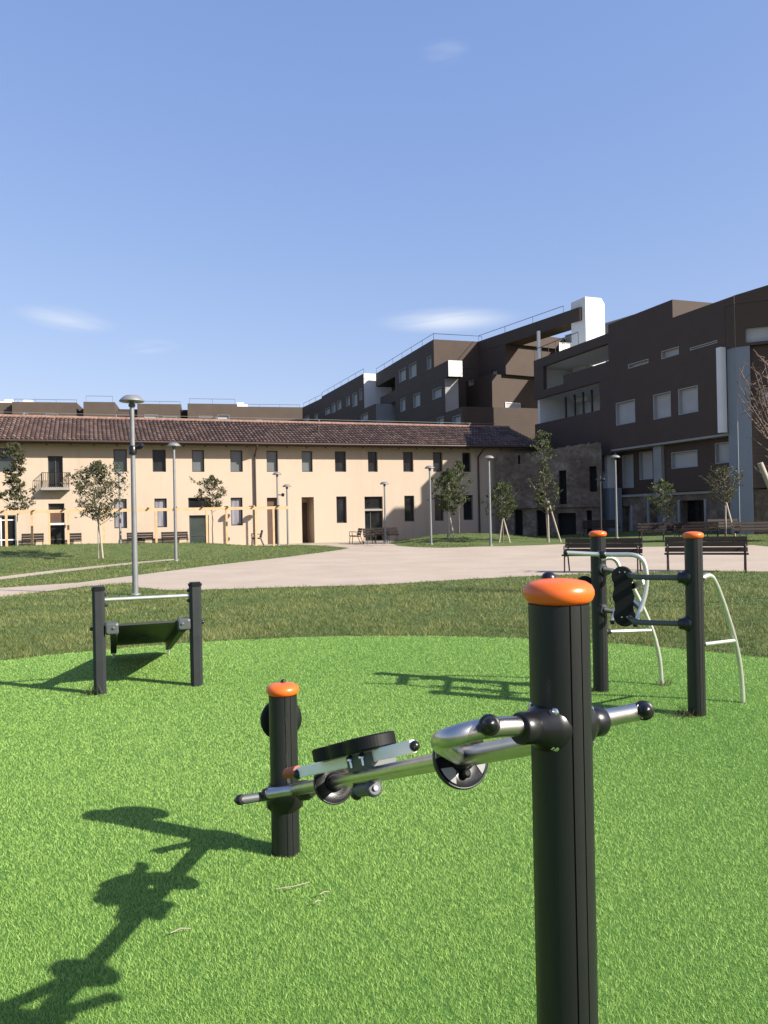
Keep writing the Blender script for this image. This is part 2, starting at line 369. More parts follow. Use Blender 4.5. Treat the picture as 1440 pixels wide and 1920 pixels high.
def dr(x0, x1, y0): 
    r = FH.rect((x0, x1, y0, 1000)); return (r[0], r[1], 0.0, r[3])
Dbal = FH.rect((90, 118, 855, 913.5)); D0 = dr(-20, 30, 966); D1 = dr(91, 121, 944); D3t = FH.rect((353, 395, 933, 953)); D3 = dr(355, 391.5, 966)
D4 = dr(501, 523, 933); D4b = dr(566, 589, 932); D5 = dr(684, 718, 931)
holes = H1+H2+[Dbal, D0, D1, D3t, D3, D4, D4b, D5]
wl = MB(); FH.wall(wl, sL, sR, 0, zE, holes, .30)
FHD = 7.4
for (a, b) in ((0, -FHD),):
    wl.add([FH.w(sL, 0), FH.w(sL, zE), FH.w(sL, zE, b), FH.w(sL, 0, b)], [(0, 1, 2, 3)])
    wl.add([FH.w(sR, 0), FH.w(sR, zE), FH.w(sR, zE, b), FH.w(sR, 0, b)], [(3, 2, 1, 0)])
    wl.add([FH.w(sL, 0, b), FH.w(sL, zE, b), FH.w(sR, zE, b), FH.w(sR, 0, b)], [(0, 1, 2, 3)])
wl.build('wall', M['plaster'], fh)
for h, k in zip(H1, up_k): window(FH, h, fh, M['frame'], M[k], m=-.20, ft=.055)
for h, k in zip(H2, lo_k): window(FH, h, fh, M['frame'], M[k], m=-.20, ft=.06, trans=(.62,) if k == 'curtain' else ())
window(FH, Dbal, fh, M['frame'], M['glass'], m=-.2, name='balcony_door', ft=.05, mull=(.5,))
window(FH, D0, fh, M['white'], M['glass'], m=-.2, name='glass_door', ft=.06, mull=(.42,), trans=(.87, .34))
window(FH, (D1[0], D1[1], 2.06, D1[3]), fh, M['frame'], M['glass'], m=-.2, name='window')
window(FH, (D1[0], D1[1], 0, 1.34), fh, M['frame'], M['glass'], m=-.2, name='glass_door', trans=(.45,))
lt = MB(); FH.box(lt, D1[0], D1[1], 1.34, 1.44, -.28, -.02); lt.build('door_lintel', M['white'], fh)
lt = MB(); FH.box(lt, D1[0], D1[1], 1.44, 2.06, -.28, -.17); lt.build('door_panel', M['doorwood'], fh)
window(FH, D3t, fh, M['frame'], M['glass'], m=-.2)
window(FH, D3, fh, M['frame'], M['glass_green'], m=-.2, name='glass_door', ft=.09, trans=(.36,))
dd = MB(); FH.box(dd, D4[0], D4[1], 0, D4[3], -.30, -.24); dd.build('door', M['doorwood'], fh)
# deep entrance niche
nb = MB(); FH.box(nb, D4b[0]-.05, D4b[1]+.05, 0, D4b[3]+.05, -1.45, -1.40); FH.box(nb, D4b[0]-.05, D4b[0], 0, D4b[3], -1.40, -.30); FH.box(nb, D4b[1], D4b[1]+.05, 0, D4b[3], -1.40, -.30); FH.box(nb, D4b[0]-.05, D4b[1]+.05, D4b[3], D4b[3]+.05, -1.40, -.30); nb.build('niche', M['plaster'], fh)
nb = MB(); FH.box(nb, D4b[0]+.05, D4b[1]-.05, 0, D4b[3]-.3, -1.39, -1.35); nb.build('door', M['doorwood'], fh)
zz = D5[3]*.70
window(FH, (D5[0], D5[1], zz+.05, D5[3]), fh, M['frame'], M['glass'], m=-.2)
window(FH, (D5[0], D5[1], 0, zz-.05), fh, M['frame'], M['glass'], m=-.2, name='glass_door', mull=(.35,))
lt = MB(); FH.box(lt, D5[0], D5[1], zz-.05, zz+.05, -.28, -.02); lt.build('door_lintel', M['offwhite'], fh)
# balcony
bal = MB(); bz = Dbal[2]; b0, b1 = Dbal[0]-.28, Dbal[1]+.28
FH.box(bal, b0-.05, b1+.05, bz-.16, bz-.04, -.0, .52); bslab = bal.build('balcony', M['concrete'], fh)
rl = MB(); rh = .72
for i in range(15):
    a = b0+(b1-b0)*i/14; rl.tube([FH.w(a, bz-.04, .42), FH.w(a, bz+.18, .50), FH.w(a, bz+rh, .44)], .011, 6)
for e in (b0, b1):
    for k in range(4): rl.tube([FH.w(e, bz-.04, .1*k+.05), FH.w(e, bz+rh, .1*k+.05)], .011, 6)
rl.tube([FH.w(b0, bz+rh, .02), FH.w(b0, bz+rh, .44), FH.w(b1, bz+rh, .44), FH.w(b1, bz+rh, .02)], .018, 6)
rl.build('railing', M['benchmetal'], bslab)
# roof (barrel tiles as real ribs, stepped courses)
ov = .75; eaz = 5.60; rid = (-3.9, eaz+ (ov+3.9)*math.tan(R(20.0)))
pitch = .215; rs0, rs1 = sL-.4, sR+.3; nr = int((rs1-rs0)/pitch); crs = 11
def roof_side(m0, z0, m1, z1):
    vs = []; fs = []; tint = []
    L = math.hypot(m1-m0, z1-z0); um, uz = (m1-m0)/L, (z1-z0)/L; nm, nz = -uz, um
    if nz < 0: nm, nz = -nm, -nz
    K = 5
    for c in range(crs):
        tnt = RNG.uniform(0, 1, nr)
        for e, lift in ((0, .035), (1, 0.0)):
            q = (c+e)/crs*L
            for i in range(nr):
                for k in range(K):
                    ph = k/(K-1); hh = .06*math.sin(math.pi*ph)**.8 if 0 < k < K-1 else -.01
                    hh += lift+RNG.uniform(-.003, .003)
                    a = rs0+(i+ph)*pitch
                    p = FH.w(a, z0+uz*q+nz*hh, m0+um*q+nm*hh); vs.append(tuple(p))
        b = len(vs)-2*nr*K
        for i in range(nr):
            for k in range(K-1):
                o = b+i*K+k; fs.append((o, o+1, o+1+nr*K, o+nr*K)); tint.append(tnt[i])
    return vs, fs, tint
def tinted(name, vs, fs, tint, m, parent, off=None):
    mb = MB(); mb.add(vs, fs, False); o = mb.build(name, m, parent)
    at = o.data.attributes.new('tint', 'FLOAT', 'FACE'); at.data.foreach_set('value', np.array(tint, 'f')); return o
v1, f1, t1 = roof_side(ov, eaz, rid[0], rid[1]); v2, f2, t2 = roof_side(-FHD-.5, eaz, rid[0], rid[1])
b = len(v1); rv = v1+v2; rf = f1+[tuple(i+b for i in f) for f in f2]
roof = tinted('roof', rv, rf, t1+t2, M['tile'], fh)
sb = MB()   # solid underside
for (m0, m1) in ((ov-.02, rid[0]), (-FHD-.45, rid[0])):
    a = [FH.w(rs0, eaz-.06, m0), FH.w(rs1, eaz-.06, m0), FH.w(rs1, rid[1]-.08, m1), FH.w(rs0, rid[1]-.08, m1)]
    sb.add(a+[p-V((0, 0, .12)) for p in a], [(0, 1, 2, 3), (7, 6, 5, 4), (0, 4, 5, 1), (1, 5, 6, 2), (2, 6, 7, 3), (3, 7, 4, 0)])
sb.build('roof_deck', M['darkwood'], fh)
for e in (rs0+.4, rs1-.3):
    gb = MB(); gb.add([FH.w(e, zE, 0), FH.w(e, zE, -FHD), FH.w(e, rid[1]-.16, rid[0])], [(0, 1, 2)]); gb.build('gable', M['plaster'], fh)
rc = MB(); rc.tube([FH.w(rs0, rid[1]+.02, rid[0]), FH.w(rs1, rid[1]+.02, rid[0])], .12, 8); rc.build('ridge_tiles', mat('ridge_clay', (.38, .24, .18), .85, var=(.22, .11, .08), vscale=6), fh)
g = MB(); g.tube([FH.w(rs0, eaz-.03, ov+.05), FH.w(rs1, eaz-.03, ov+.05)], .065, 8); g.build('gutter', M['gutter'], fh)
k = sL+.3
while k < sR:
    raf = MB(); raf.bar(FH.w(k, eaz-.17, ov-.06), FH.w(k, eaz-.17+.28, -.05), .10, .13); raf.build('rafter', M['darkwood'], fh); k += 1.12
for px in (479, 898):
    s_ = FH.hit(px, 930, .08)[0]; d = MB()
    d.tube(fillet([FH.w(s_+.0, eaz-.08, ov+.03), FH.w(s_, eaz-.25, ov), FH.w(s_, eaz-.62, .10), FH.w(s_, .02, .10)], .1, 4), .05, 8); d.build('downpipe', M['gutter'], fh)
s_ = FH.hit(597, 812, -1.5)[0]; vp = MB(); zq = eaz+(ov+1.5)*math.tan(R(20)); vp.tube([FH.w(s_, zq-.1, -1.5), FH.w(s_, zq+.42, -1.5)], .06, 8)
vp.lathe(FH.w(s_, zq+.42, -1.5), [(.12, 0), (.12, .03), (.02, .1)], seg=10); vp.build('vent_pipe', M['gutter'], fh)
# safety line along the ridge
sl = MB(); 
for px in (45, 218, 405, 598, 880): 
    s_ = FH.hit(px, 790, rid[0])[0]; sl.tube([FH.w(s_, rid[1], rid[0]), FH.w(s_, rid[1]+.28, rid[0])], .03, 6)
sl.tube([FH.w(rs0+1, rid[1]+.26, rid[0]), FH.w(rs1-1, rid[1]+.26, rid[0])], .012, 5)
sl.build('safety_cable', M['galv'], fh)
# paving strip by the wall
pv = MB(); q = [FH.w(sL, .009, 0), FH.w(FH.hit(742, 1000)[0], .009, 0), FH.w(FH.hit(742, 1000)[0]-.8, .009, 2.6), FH.w(sL, .009, 2.6)]
pv.add(q, [(3, 2, 1, 0)]); tag(pv.build('pavement', M['paving']), kind='structure')

# ------------------------------------------------------------------ pergola
pg = empty('pergola', FH.w(-8, 0, 1.8), 'long low timber pergola of bare pale beams in front of the cream farmhouse', 'pergola')
def beam_z(px, py, m): return FH.hit(px, py, m)[1]
pz = 1.5+(FH.hit(270, 956, 4.5)[1]-1.5)
pe = FH.hit(540, 950, 4.5)[0]; ps = FH.hit(-250, 960, 4.5)[0]
for m_, dz in ((4.5, 0.0), (3.6, .01)):
    b = MB(); FH.box(b, ps, pe, pz-.07+dz, pz+.07+dz, m_-.05, m_+.05); b.build('beam', M['wood'], pg)
k = ps+.3
while k < pe:
    b = MB(); FH.box(b, k-.035, k+.035, pz+.073, pz+.13, 3.45, 4.7); b.build('rafter', M['darkwood'] if random.random() < .35 else M['wood'], pg); k += 1.25
for px in (-90, 12, 92, 195, 293, 388, 480):
    a = FH.hit(px, 990, 4.5)[0]; b = MB(); FH.box(b, a-.05, a+.05, -.02, pz-.072, 4.452, 4.548); b.build('post', M['wood'], pg)
for px in (-140, 60, 128, 425, 513):
    a = FH.hit(px, 990, 3.6)[0]; b = MB(); FH.box(b, a-.05, a+.05, -.02, pz-.062, 3.552, 3.648); b.build('post', M['wood'], pg)

# ------------------------------------------------------------------ dark apartment buildings
K = 1.15
def plan(px, py, Y):
    p = U(px, py, Y); return (p.x, p.y)
P0 = plan(569, 763, 86.2*K); P1 = plan(604, 747, 80*K); P2 = plan(682, 704, 67.5*K); P3 = plan(704.5, 694, 67.3*K); P4 = plan(813, 638, 54.5*K); P5 = plan(895, 643, 55.6*K); P6 = plan(1068, 584, 47.4*K)
ZT = 1.5+12*K
def seg(A, B): return Fr(A, (B[0]-A[0], B[1]-A[1])), math.hypot(B[0]-A[0], B[1]-A[1])
def block(fr, s0, s1, z0, z1, dep, wins, parent, m=0.0, bm='clad', em=None, kinds=None, wdep=.25, skew=None, pane='shutter'):
    """box on facade frame with recessed windows; em = material of the camera-facing end"""
    mb = MB(); hs = []
    for wdw in wins:
        if len(wdw) == 4:
            h = fr.rect(wdw, m); hs.append((max(h[0], s0+.03), min(h[1], s1-.03), max(h[2], z0+.03), min(h[3], z1-.03)))
    fr.wall(mb, s0, s1, z0, z1, hs, wdep, m)
    q = m-dep
    mb.add([fr.w(s0, z0, m), fr.w(s0, z1, m), fr.w(s0, z1, q), fr.w(s0, z0, q)], [(0, 1, 2, 3)])
    mb.add([fr.w(s0, z1, m), fr.w(s1, z1, m), fr.w(s1, z1, q), fr.w(s0, z1, q)], [(0, 1, 2, 3)])
    mb.add([fr.w(s0, z0, m), fr.w(s1, z0, m), fr.w(s1, z0, q), fr.w(s0, z0, q)], [(3, 2, 1, 0)])
    mb.add([fr.w(s0, z0, q), fr.w(s1, z0, q), fr.w(s1, z1, q), fr.w(s0, z1, q)], [(3, 2, 1, 0)])
    if not em: mb.add([fr.w(s1, z0, m), fr.w(s1, z0, q), fr.w(s1, z1, q), fr.w(s1, z1, m)], [(0, 1, 2, 3)])
    w = mb.build('wall', M[bm], parent)
    if em:
        e = MB(); fr.box(e, s1-.02, s1, z0, z1, q, m-.001); e.build('end_wall', M[em], parent)
    for h in hs: window(fr, h, w, M['shutterframe'], M['shutter'], m=m-.2, ft=.04, pane=pane, liner=m+.01)
    return w
def roof_rail(pts, h, parent, n=8):
    r = MB(); P = [V(p) for p in pts]
    r.tube([p+V((0, 0, h)) for p in P], .022, 5)
    for a, b in zip(P[:-1], P[1:]):
        k = max(1, int((b-a).length/2.2))
        for i in range(k+1):
            p = a.lerp(b, i/k); r.tube([p, p+V((0, 0, h))], .016, 5)
    return r.build('roof_railing', M['railing'], parent)
ab = empty('apartment_building', (P4[0], P4[1], 0), 'dark clad apartment wing stepping away behind the right end of the farmhouse roof', 'apartment building')
F0, L0 = seg(P0, P1); F1, L1 = seg(P1, P2); FC, L3 = seg(P3, P4); FD, L5 = seg(P5, P6)
block(F0, -.5, L0-.02, 0, ZT, 8, [(571, 580, 780, 790), (590, 596, 776, 787)], ab)
block(F1, -.2, L1, 0, ZT+.2, 8, [(610, 619, 765, 777), (622, 629, 756, 774), (632, 640, 751, 768), (649, 656, 744, 761), (661, 670, 737, 762), (674, 679, 729, 750)], ab, em='white')
# lower wing in front of the white end
zq = F1.hit(690, 757)[1]
FL = Fr((P2[0]-.5, P2[1]-.2), (F1.t.x, F1.t.y))
block(FL, -6, FL.hit(705, 775)[0]-.0, 0, FL.hit(704, 757)[1], 6, [(677, 690, 776, 789)], ab, em='concrete')
S4 = L3; mid_t = FC.hit(841, 675)[1]; mid_b = FC.hit(841, 705.5)[1]; s841 = FC.hit(841, 690)[0]; s835 = FC.hit(835, 740)[0]
s741 = FC.hit(741, 730)[0]; zl0 = FC.hit(741, 752)[1]; zl1 = FC.hit(741, 706)[1]
block(FC, s741, S4, mid_t, ZT+.1, 9, [(748, 761, 692, 715), (767, 781, 681, 708), (801, 809, 668, 706)], ab, em='clad')
block(FC, 0, s741-.01, zl1, ZT+.1, 9, [], ab)
block(FC, 0, s741-.01, 0, zl1-.01, 7.5, [(751, 752, 792, 794)], ab, m=-1.6, bm='clad')
block(FC, 1.2, s741-.02, zl0, zl0+1.0, .15, [], ab, m=-.02)
cp = MB(); FC.box(cp, .05, 1.6, 0, zl0-.3, -1.0, -.05); cp.build('pillar', M['concrete'], ab)
block(FC, s741, s841, mid_b, mid_t-.01, 1.15, [], ab, em='white', m=.01)
block(FC, s741, s835, mid_b-2.3*K, mid_b-.01, 1.1, [(751, 760, 747, 771), (775, 788, 738, 763), (811, 828, 728, 747)], ab, em='concrete', m=.005)
block(FC, s741, S4, 0, mid_t-.02, 8, [], ab, m=-1.2)
block(FC, s741, FC.hit(868, 760)[0], 0, mid_b-2.31*K, 7, [(820, 832, 782, 796), (849, 864, 779, 796)], ab, em='clad')
# D blocks
s948 = FD.hit(948, 680)[0]; zb_ = FD.hit(930, 706)[1]; zsl = FD.hit(948, 645)[1]
block(FD, -.0, s948+.3, zsl, ZT+.1, 6, [], ab)
block(FD, s948+.31, L5+1.0, zsl, ZT+.1, 1.5, [], ab)                                     # roof band
block(FD, -.0, s948, zb_-.02, zsl-.01, 6.5, [(921, 932, 694, 705)], ab, em='clad', m=-.01)
s923 = FD.hit(923, 740, 1.1)[0]
block(FD, -2.0, s923, 0, zb_-.03, 7.5, [(879, 888, 710, 723), (874, 890, 765, 790)], ab, em='clad', m=1.1)
FE2 = Fr(tuple(FD.w(s923, 0, 1.1))[:2], (-FD.n.x, -FD.n.y))
h = FE2.rect((947, 975, 755, 781)); window(FE2, h, ab, M['white'], M['shutter'], m=.0, liner=.06, pane='shutter')
wb = MB(); FD.box(wb, s948+.32, L5+.9, zsl-2.6, ZT+.35, -6.2, -5.8); wb.build('terrace_wall', M['offwhite'], ab)
rp = [F0.w(0, ZT), F0.w(L0, ZT), F1.w(0, ZT+.2), F1.w(L1, ZT+.2), FC.w(0.2, ZT+.1), FC.w(L3, ZT+.1), FC.w(L3, ZT+.1, -4.2)]
roof_rail(rp[:4], .45, ab); roof_rail(rp[4:], .45, ab)
roof_rail([FD.w(.2, ZT+.1), FD.w(s948, ZT+.1), FD.w(L5-.6, ZT+.1)], .45, ab)
# near block
Nf = plan(1259, 562, 41.2); Nb = plan(1085, 629, 49.3)
FN = Fr(Nb, (Nf[0]-Nb[0], Nf[1]-Nb[1]))
nb_ = empty('apartment_building', (Nf[0], Nf[1], 0), 'nearest dark clad apartment block on the right with white shuttered windows and a white fin', 'apartment building')
sa = FN.hit(1142, 700)[0]; s1000 = FN.hit(1001, 700)[0]; s1263 = FN.hit(1261, 580)[0]; s1365 = FN.hit(1362, 720)[0]; s1410 = FN.hit(1409, 780)[0]; sEnd = FN.hit(1440, 700)[0]+4
zOv = 5.1; zN = 11.5; zN2 = FN.hit(1259, 562)[1]
NW = [(1155, 1191, 752, 795), (1225, 1258, 737, 784), (1272, 1309, 726, 775), (1178, 1216, 678, 686), (1240, 1273, 654, 669), (1294, 1345, 645, 650)]
block(FN, sa, s1365, zOv, zN-.4, 9, NW, nb_, wdep=.3)
block(FN, sa, s1263, zN-.4, zN2, 9, [], nb_, em='clad')
SJ = s1365+.6
block(FN, s1263, SJ, zN-.4, zN, 9, [], nb_)
FX = Fr(tuple(FN.w(SJ, 0, -.02))[:2], (.9, -.433)); x1410 = FX.hit(1409, 780)[0]
block(FX, -.03, 5.5, zN-.4, zN+.01, 6, [], nb_)
wg = MB(); wg.prism([(-.03, zN+.01), (5.5, zN+.01), (5.5, zN+1.1)], FX.w(0, 0, 0), FX.t, V((0, 0, 1)), -FX.n, 6); wg.build('parapet', M['clad'], nb_)
h_ = FN.hit(1400, 640)[1]
block(FN, s1365+.01, SJ, h_-.1, zN-.41, 5, [], nb_, m=-.01)
block(FX, -.03, 5.5, h_-.1, zN-.41, 5.9, [(1398, 1452, 612, 640)], nb_, wdep=.5, m=-.01)
block(FX, x1410, 5.5, FX.hit(1420, 915)[1], h_-.12, 5, [(1428, 1450, 728, 752)], nb_, m=-.25)
FT = Fr((21.0, 36.0), (.937, .348)); st = MB(); FT.box(st, 0, 1.9, 0, 16.2, -1.3, 0); st.build('chimney', M['clad'], nb_)  # added block out of view, shaped to cast shade on the farmhouse wall
fin = MB(); FN.box(fin, s1365-.28, s1365, zOv+.02, h_, -.9, .32); fin.build('white_fin', M['white'], nb_)
pl = MB(); FX.box(pl, -.03, x1410-.01, 0, h_-.11, -1.5, -.04); FN.box(pl, s1365+.01, SJ, 0, h_-.11, -1.5, -.05); pl.build('pillar', M['panelgrey'], nb_)
# soffit + recessed lower floors
so = MB(); FN.box(so, sa-3.2, s1365, zOv-.12, zOv-.01, -9, -.02); so.build('soffit', M['concrete'], nb_)
MR = -1.0
s1240 = FN.hit(1243, 870, MR)[0]; zs = FN.hit(1300, 921, MR)[1]
s1127 = FN.hit(1129, 870)[0]
block(FN, s1240, s1365, zs, zOv-.13, 7, [(1259, 1308, 846, 877), (1341, 1379, 829, 868)], nb_, m=MR+.5)
block(FN, s1127-.5, s1240-.02, zs, zOv-.14, 6, [(1167, 1188, 853, 915), (1199, 1224, 847, 899)], nb_, m=MR)
for (a, b) in ((1225, 1240), (1127, 1139)):
    s0_ = FN.hit(a, 870, -.3)[0]; s1_ = FN.hit(b, 870, -.3)[0]; p = MB(); FN.box(p, s0_, s1_, zs-.3 if a > 1200 else 1.8, zOv-.125, -.95, -.3); p.build('column', M['white'] if a < 1200 else M['concrete'], nb_)
pn = MB(); a0 = FN.hit(1110, 960, .2)[0]; a1 = FN.hit(1145, 960, .2)[0]; FN.box(pn, a0, a1, 0, FN.hit(1128, 916, .2)[1], -.6, .2)
pn.build('panel', M['panelgrey'], nb_)
# stone ground floor with openings
sg0 = FN.hit(1147, 960, MR+.3)[0]
ops = [FN.rect(r, MR+.3) for r in ((1166, 1184, 949, 1000), (1218, 1247, 937, 1000), (1276, 1322, 938, 1000))]
ops = [(o[0], o[1], 0.0, o[3]) for o in ops]
sgm = MB(); FN.wall(sgm, sg0, s1365-.02, 0, zs-.02, ops, .5, MR+.3); FN.wall(sgm, sg0, s1365-.02, zs-.02, zs-.01, [], .1, MR+.3); sgm.build('stone_base', M['stone'], nb_)
cs = MB(); FN.box(cs, sg0, s1365-.05, zs-.16, zs-.03, MR+.28, MR+.42); cs.build('cornice', M['concrete'], nb_)
for o, mm in zip(ops, ('shutter', 'panelgrey', 'glass')):
    dd = MB(); FN.box(dd, o[0], o[1], 0, o[3], MR-.25, MR-.2)
    if mm == 'glass': FN.box(dd, o[0]-.0, o[0]+.9, 0, o[3]-.1, MR-.19, MR-.17)
    dd.build('door', M[mm], nb_)
    for (ja, jc) in ((o[1], o[1]+.14), (o[0]-.14, o[0])):
        jb = MB(); FN.box(jb, ja, jc, 0, o[3]+.05, MR+.25, MR+.36); jb.build('door_jamb', M['concrete'], nb_)
bk = MB(); FN.box(bk, sg0-1.5, s1365, 0, zs-.05, -8.5, MR-.3); bk.build('wall', M['clad'], nb_)
rb = MB(); FX.box(rb, x1410+.02, 5.4, 0, FX.hit(1420, 917)[1], -5, -.6); rb.build('stone_base', M['stone'], nb_)
# loggias
zA1 = 11.95; zA0 = 11.35; zB1 = 10.3; zB0 = 9.25; zC1 = 7.55
s1019 = FN.hit(1019, 710)[0]; s1056 = FN.hit(1056, 700)[0]; s1124 = FN.hit(1124, 740)[0]
lg = MB(); FN.box(lg, s1000, sa-.01, zA0, zA1, -.25, 0); FN.box(lg, s1056, sa-.01, zB0, zB1, -.25, 0); FN.box(lg, s1000, s1056-.01, zB0, zB1-.55, -.25, 0)
FN.box(lg, s1000, s1124, zOv-1.2, zC1, -.25, 0); FN.box(lg, s1000, s1019, zB1-.54, zA0-.01, -.25, 0)
FN.box(lg, s1124+.01, sa-.01, zOv-.3, zB0-.01, -.25, 0)
FN.box(lg, s1000+.01, sa, 3.5, zOv-.35, -6, -1.5)
lg.build('balcony_parapet', M['clad'], nb_)
fl = MB(); 
for z in (zA0+.05, zB0+.05, zC1-.9): FN.box(fl, s1000+.05, sa-.02, z, z+.22, -3.4, -.26)
FN.box(fl, s1000+.05, sa-.02, zC1-.9, zA0, -3.6, -3.4); FN.box(fl, s1000, s1000+.25, zC1-.9, zA0+.04, -3.39, -.26); FN.box(fl, sa-.25, sa-.03, zC1-.9, zA0+.04, -3.39, -.26)
fl.build('loggia', M['white'], nb_)
pp = MB()
for px in (1061, 1078, 1094, 1110):
    s_ = FN.hit(px, 760, -1.4)[0]; FN.box(pp, s_-.05, s_+.05, zC1-.4, zB0, -1.45, -1.35)
pp.build('balcony_posts', M['railing'], nb_)
# roof terrace with glass railing, column, tower
tr = MB(); tr.tube([FN.w(s1000, zA1+.8, -.1), FN.w(FN.hit(1082, 640)[0], zA1+.8, -.1)], .025, 6)
n_ = 6
for i in range(n_+1):
    s_ = s1000+(FN.hit(1082, 640)[0]-s1000)*i/n_; tr.tube([FN.w(s_, zA1-.05, -.1), FN.w(s_, zA1+.8, -.1)], .02, 5)
tr.build('terrace_railing', M['railing'], nb_)
co = MB(); s_ = FN.hit(1010, 650, -1.0)[0]; FN.box(co, s_-.09, s_+.09, zA1-.3, 14.3, -1.1, -.92); co.build('column', M['white'], nb_)
TWY = 53.5; t0 = U(1071, 600, TWY+1.0); t1 = U(1098, 600, TWY); t2 = U(1134, 600, TWY+.6); ztw = U(1100, 556, TWY).z; zsh = U(1100, 566, TWY).z
back = V((.35, .94, 0))*1.6
tw = MB(); a, b_, c_ = V((t0.x, t0.y, 0)), V((t1.x, t1.y, 0)), V((t2.x, t2.y, 0)); d_ = a+(c_-b_)
b2 = b_.lerp(c_, .84); zbt = 9.0
vs = [V((p.x, p.y, zbt)) for p in (a, b_, c_, d_)]
top = [(a, ztw-.15), (b_, ztw), (b2, ztw), (c_, zsh), (d_, zsh), (a+(b2-b_), ztw)]
vs += [V((p.x, p.y, z)) for p, z in top]
tw.add(vs, [(1, 0, 4, 5), (2, 1, 5, 6, 7), (3, 2, 7, 8), (0, 3, 8, 9, 4), (4, 9, 6, 5), (9, 8, 7, 6), (0, 1, 2, 3)]); tw.build('stair_tower', M['white'], nb_)
lw = MB(); a = FN.hit(1048, 652, -3.0)[0]; b2 = FN.hit(1072, 652, -3.0)[0]
ew = Fr(tuple(FN.w(a, 0, -3.0))[:2], (-FN.n.x, -FN.n.y)); r_ = ew.rect((1048, 1072, 643, 661))
window(ew, r_, nb_, M['white'], M['white'], m=0, liner=.05, mull=(.5,), pane='blind', ft=.03)
vb = MB(); q = FN.hit(1215, 575, -1.5); FN.box(vb, q[0]-.2, q[0]+.3, zN2-.1, zN2+.45, -2.2, -1.4); vb.build('roof_vent', M['white'], nb_)

# far wing behind the farmhouse
WL = plan(0, 755, 80*K); WR = plan(569, 765, 87*K)
FW, LW = seg(WL, WR)
fw = empty('apartment_building', (WL[0], WL[1], 0), 'far brown apartment wing showing just above the farmhouse ridge on the left', 'apartment building')
zW = 1.5+12.2*K
def wsp(px): return FW.hit(px, 770)[0]
edges = [(-240, 22, .0), (26, 146, .9), (160, 218, 1.6), (258, 340, .5), (352, 444, 1.2), (444, 585, -1.0)]
ww = {1: [(43, 52, 775, 780), (86, 108, 776, 781)], 3: [(271, 296, 777.5, 783), (306, 332, 781, 784)], 4: [(373, 398, 780, 783), (408, 430, 778, 786)], 5: [(480, 492, 787, 792)]}
for i, (a, b, m_) in enumerate(edges):
    block(FW, wsp(a), wsp(b), 0, zW, 9, ww.get(i, []), fw, m=m_, bm='cladfar')
block(FW, wsp(-240), wsp(575), 0, zW-.4, 8, [], fw, m=-1.6, bm='clad')
q0 = wsp(218)+.05; q1 = wsp(258)-.05
bb = MB(); FW.box(bb, q0, q1, FW.hit(230, 780)[1], FW.hit(230, 771)[1], -.6, -.3); bb.build('balcony_parapet', M['cladfar'], fw)
roof_rail([FW.w(wsp(30), zW, .8), FW.w(wsp(146), zW, .8)], .32, fw); roof_rail([FW.w(wsp(165), zW, 1.5), FW.w(wsp(214), zW, 1.5)], .7, fw)
roof_rail([FW.w(wsp(262), zW, .4), FW.w(wsp(338), zW, .4)], .32, fw); roof_rail([FW.w(wsp(356), zW, 1.1), FW.w(wsp(440), zW, 1.1)], .6, fw); roof_rail([FW.w(wsp(450), zW, -1.1), FW.w(wsp(564), zW, -1.1)], .32, fw)
for px in (12, 48, 452):
    v = MB(); s_ = wsp(px); FW.box(v, s_-.9, s_+.9, zW, zW+.3, -2, -1); FW.box(v, s_-.45, s_+.45, zW+.3, zW+.55, -1.8, -1.2); v.build('roof_vent', M['white'], fw)

# ruined stone wall
ra = plan(930, 858, 48.6); rb2 = plan(1127, 828, 46.2)
FR, LR = seg(ra, rb2)
rw = empty('stone_wall', (ra[0], ra[1], 0), 'tall roofless ruined stone wall with blind openings in the shade between farmhouse and dark block', 'wall')
ro = [FR.rect(r) for r in ((971, 975, 851, 870), (1048, 1062, 882, 945), (1105, 1119, 874, 922), (1006, 1020, 924, 946), (964, 980, 956, 1003), (1006, 1024, 957, 1003), (1046, 1080, 962, 1003), (1100, 1110, 957, 1003))]
ro = [(o[0], o[1], max(o[2], 0) if o[2] > .5 else 0.0, o[3]) for o in ro]
rm = MB(); zr = FR.hit(990, 852)[1]; FR.wall(rm, 0, LR, 0, zr, ro, .45)
tops = [(0, FR.hit(930, 860)[1]), (.22, FR.hit(974, 850)[1]), (.24, FR.hit(976, 852)[1]), (.45, FR.hit(1020, 845)[1]), (.6, FR.hit(1045, 840)[1]), (.8, FR.hit(1085, 834)[1]), (1, FR.hit(1125, 829)[1])]
for i in range(40):
    u0, u1 = i/40, (i+1)/40
    def tz(u):
        for (a, za), (b, zb2) in zip(tops[:-1], tops[1:]):
            if a <= u <= b: return za+(zb2-za)*(u-a)/(b-a)
    z1 = max(tz((u0+u1)/2)+random.uniform(-.06, .06), zr+.05); FR.box(rm, u0*LR, u1*LR, zr, z1, -.45, 0)
rm.add([FR.w(LR, 0), FR.w(LR, 0, -.45), FR.w(LR, zr, -.45), FR.w(LR, zr)], [(0, 1, 2, 3)]); rm.add([FR.w(0, 0), FR.w(0, zr), FR.w(0, zr, -.45), FR.w(0, 0, -.45)], [(0, 1, 2, 3)])
rm.build('masonry', M['stone'], rw)
ld = MB(); zl = FR.hit(1040, 950)[1]; FR.box(ld, .6, LR-.1, zl-.05, zl+.07, .003, .16); ld.build('ledge', M['stone'], rw)
dk = MB(); FR.box(dk, .02, LR-.02, .0, zr-.02, -.6, -.46); dk.build('backing', M['rubber'], rw)  # black sheet, painted shade behind the openings

